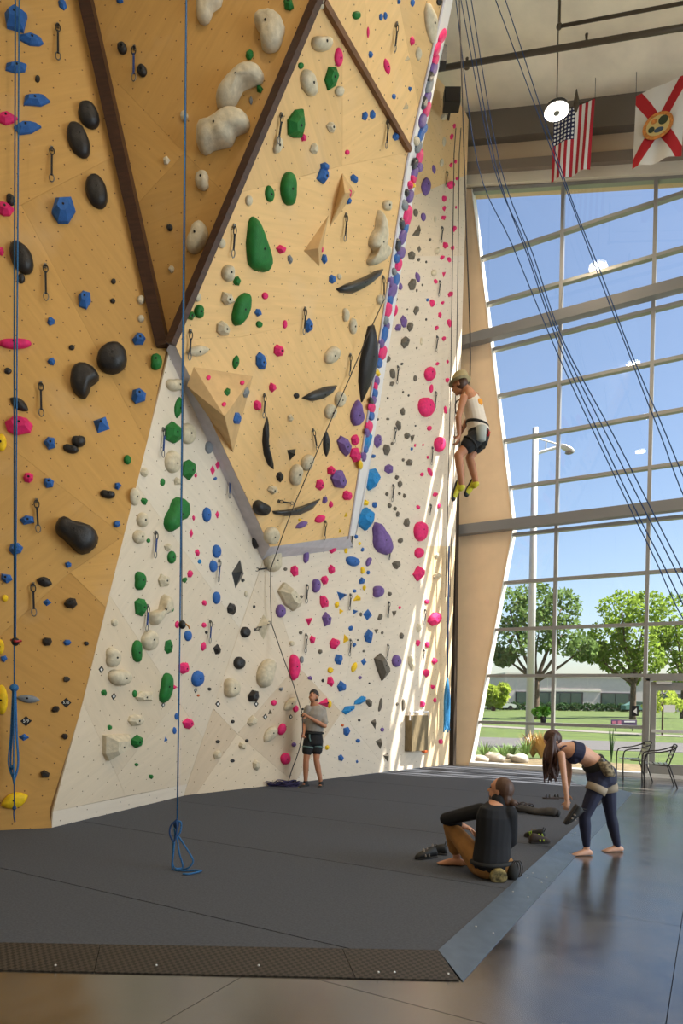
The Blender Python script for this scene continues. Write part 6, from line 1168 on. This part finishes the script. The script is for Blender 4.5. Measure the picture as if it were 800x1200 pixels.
mb = MB(); mb.ell(hc-hf*.03+hu*.03, (.098, .09, .105), (hf, hfd[1], hu), 16, 12); mb.ell(hc-hf*.07-hu*.05, (.05, .07, .08), (hf, hfd[1], hu)); bun = hc-hf*.13-hu*.07; mb.ell(bun, (.04, .035, .035)); mb.cap(bun, .02, bun-hf*.05-hu*.0, .008); remesh(mb, 'hair', 'hair_brown', per, vox=.007)
mb = MB(); mb.ell(hc+hf*.05-hu*.08, (.045, .05, .045), (hf, hfd[1], hu)); remesh(mb, 'beard', 'hair_brown', per, vox=.007)
mb = MB(); torso(mb, [S(576, 1018), S(576, 1006), S(577, 988), S(578.5, 972), S(580, 957), S(581, 948), S(582.5, 942.5)], sdv, [(.185, .15), (.20, .16), (.185, .145), (.195, .145), (.208, .142), (.19, .115), (.10, .09)]); mb.cap(shL, .075, elL, .062); mb.cap(elL, .06, elL+(wrL-elL)*.6, .048); mb.cap(shR, .075, elR, .06); mb.cap(elR, .058, elR+(wrR-elR)*.7, .046); mb.cap(S(582.5, 943.5), .085, S(583.6, 939), .076)
mb.v = [(a, b, max(c, MZ+.02)) for a, b, c in mb.v]; remesh(mb, 'shirt', 'shirt_black', per)
mb = MB(); mb.cap(hipL, .115, hipL+(knL-hipL)*.6, .088); mb.cap(hipL+(knL-hipL)*.6, .088, knL, .072); mb.cap(knL, .07, knL+(anL-knL)*.75, .066); mb.cap(hipR, .115, knR, .08); mb.cap(knR, .075, knR+(anR-knR)*.7, .06); mb.ell(S(575, 1017), (.19, .15, .11), (sdv, fwd, V3(0, 0, 1)))
mb.v = [(a, b, max(c, MZ+.003)) for a, b, c in mb.v]; remesh(mb, 'trousers', 'pants_tan', per)
cb = S(583, 1026, -.16); mb = MB(); mb.loft([(cb+V3(0, 0, .0)-cf*V3(1, 1, 0)*t, r0*a, V3(0, 0, 1)*a*.95) for t, a in ((-.09, .04), (-.07, .068), (.03, .078), (.05, .075), (.052, .06))], 18); mb.v = [(a, b, max(c, MZ+.003)) for a, b, c in mb.v]; mb.build('chalk_bag', 'chalk_camo', per, smooth=True)
cb = S(600, 1022, -.08); mb = MB(); mb.ell(cb, (.06, .06, .085)); mb.v = [(a, b, max(c, MZ+.003)) for a, b, c in mb.v]; mb.build('gear_pouch', 'harness_black', per, smooth=True)
for k in range(3): MB().tube([cb+r0*(.02+.02*k)+r0*.035*math.cos(t)+V3(0, 0, .03+.075*math.sin(t)) for t in np.linspace(0, 2*PI, 14, endpoint=False)], .005, 6, closed=True).build('gear_loop', 'carabiner_dark', per, smooth=True)
cc = S(576, 1009); MB().tube([cc+sdv*.205*math.cos(t)+fwd*.165*math.sin(t) for t in np.linspace(0, 2*PI, 24, endpoint=False)], .02, 8, closed=True).build('harness', 'harness_black', per, smooth=True)

# --- woman bending forward ---------------------------------------------------------------
WPt = onz(700, 1001, 0.); WD = proj(WPt)[2]
def W(u, v, b=0.): return atd(u, v, WD+b)
fwd = nrm(-r0*.97+cf*V3(1, 1, 0)*.24); sdv = np.cross(fwd, V3(0, 0, 1))       # sdv points away from the camera side? (right hand of the body)
pts = [W(707, 917), W(704.5, 908), W(698, 897), W(690, 889), W(679, 882.5), W(668, 879), W(660, 877), W(654.5, 874.5)]; prof = [(.145, .115), (.165, .135), (.15, .115), (.125, .095), (.135, .105), (.145, .10), (.085, .07), (.052, .052)]
hipN, hipF = W(702, 916, -.08), W(710.5, 915, .08); knN, knF = W(684.5, 957, -.10), W(715.5, 955.5, .10); anN, anF = W(687, 991.5, -.06), W(723, 991.5, .14)
shN, shF = W(657.5, 884, -.15), W(665, 878, .15); elN, wrN = W(661.5, 916, -.2), W(664.5, 938.5, -.2); elF, wrF = W(667, 905, .2), W(664, 930, .05)
hc = W(649, 868.5); hf = nrm(fwd*.55+V3(0, 0, -.84)); hu = nrm(fwd*.84+V3(0, 0, .55))
mb = MB(); torso(mb, pts, sdv, prof); leg(mb, hipN, knN, anN, .98); leg(mb, hipF, knF, anF, .98); arm(mb, shN, elN, wrN, .78); arm(mb, shF, elF, wrF, .78)
anN2 = V3(anN[0], anN[1], .085); anF2 = V3(anF[0], anF[1], .085)
mb.cap(anN, .034, anN2, .034); mb.cap(anF, .034, anF2, .034)
foot(mb, anN2, -r0-cf*V3(1, 1, 0)*.15, s=.92); foot(mb, anF2, -r0-cf*V3(1, 1, 0)*.1, s=.92); hand(mb, wrN, V3(0, 0, -1)-r0*.1, r0*.3+cf*V3(1, 1, 0)*.9, .8, .9); hand(mb, wrF, V3(0, 0, -1), -cf*V3(1, 1, 0), .8, .9); hfd = head(mb, hc, hf, hu, .96)
mb.v = [(a, b, max(c, .003)) for a, b, c in mb.v]
per = remesh(mb, 'person', 'skin_fair', origin=WPt); tag(per, 'barefoot person with long hair in navy top and leggings bending down, holding a shoe', 'person'); face(per, hc, *hfd, .96)
mb = MB(); mb.ell(hc-hf*.02+hu*.03, (.095, .085, .10), (hf, hfd[1], hu), 16, 12)
g = random.Random(5)
for k in range(44):
    a = g.uniform(-1, 1); st = hc+hu*.05-hf*.04+hfd[1]*a*.075+hf*g.uniform(-.04, .06); e = W(642+g.uniform(-5, 12), 912+g.uniform(-16, 6), a*.10); mid = W(646+g.uniform(-9.5, 11), 888, a*.13)
    q = bez([st, mid, e], 5); mb.tube(q, list(np.linspace(.026, .008, len(q))), 7)
remesh(mb, 'hair', 'hair_auburn', per, vox=.007, smooth=1)
mb = MB(); torso(mb, pts[4:6], sdv, [(.148, .118), (.15, .112)]); mb.ell(W(672, 889.5), (.07, .12, .055), (fwd, sdv, V3(0, 0, 1))); remesh(mb, 'sports_bra', 'bra_navy', per, vox=.008)
for k in (-1, 1): MB().tube(bez([W(668, 876, k*.06), W(662, 874, k*.07), W(656, 878, k*.08)], 4), .008, 6).build('bra_strap', 'bra_navy', per, smooth=True)
mb = MB(); torso(mb, pts[0:3], sdv, [(.17, .145), (.19, .165), (.162, .13)])
for h, k_, a in ((hipN, knN, anN), (hipF, knF, anF)): mb.cap(h, .104, h+(k_-h)*.5, .084); mb.cap(h+(k_-h)*.5, .084, k_, .061); mb.cap(k_, .061, k_+(a-k_)*.3, .064); mb.cap(k_+(a-k_)*.3, .064, a+(k_-a)*.05, .041)
remesh(mb, 'leggings', 'leggings_navy', per)
t_ = nrm(pts[3]-pts[1]); s_ = nrm(sdv-np.dot(sdv, t_)*t_); f_ = np.cross(t_, s_); cc = W(696.5, 896)
MB().loft([(cc+t_*z, s_*.166, f_*.13) for z in (-.045, 0, .045)], 24).build('harness_belt', 'harness_black', per, smooth=True)
for (a, b) in ((hipN, knN), (hipF, knF)):
    q = a+(b-a)*.2; t_ = nrm(b-a); s_ = nrm(np.cross(t_, sdv)); f_ = np.cross(s_, t_); MB().loft([(q+t_*z, s_*.111, f_*.111) for z in (-.04, 0, .04)], 20).build('leg_loop', 'harness_tan', per, smooth=True)
cb = W(711, 901, -.19); tz = nrm(W(715, 910)-W(708, 893)); MB().loft([(cb+tz*z, r0*a, cf*b) for z, a, b in ((-.085, .055, .045), (-.07, .068, .055), (0, .07, .056), (.07, .062, .052), (.09, .04, .035))], 14).build('chalk_bag', 'chalk_floral', per, smooth=True)
MB().ell(W(705, 892, -.2), (.03, .02, .035)).build('gear_clip', 'carabiner', per, smooth=True)
q = W(667, 953, -.2); shoe(q, 0, 'black climbing shoe dangling from the bending woman\'s hand', zrot=(nrm(V3(0, 0, -.8)+r0*.5*-1), nrm(cf*V3(1, 1, 0))))
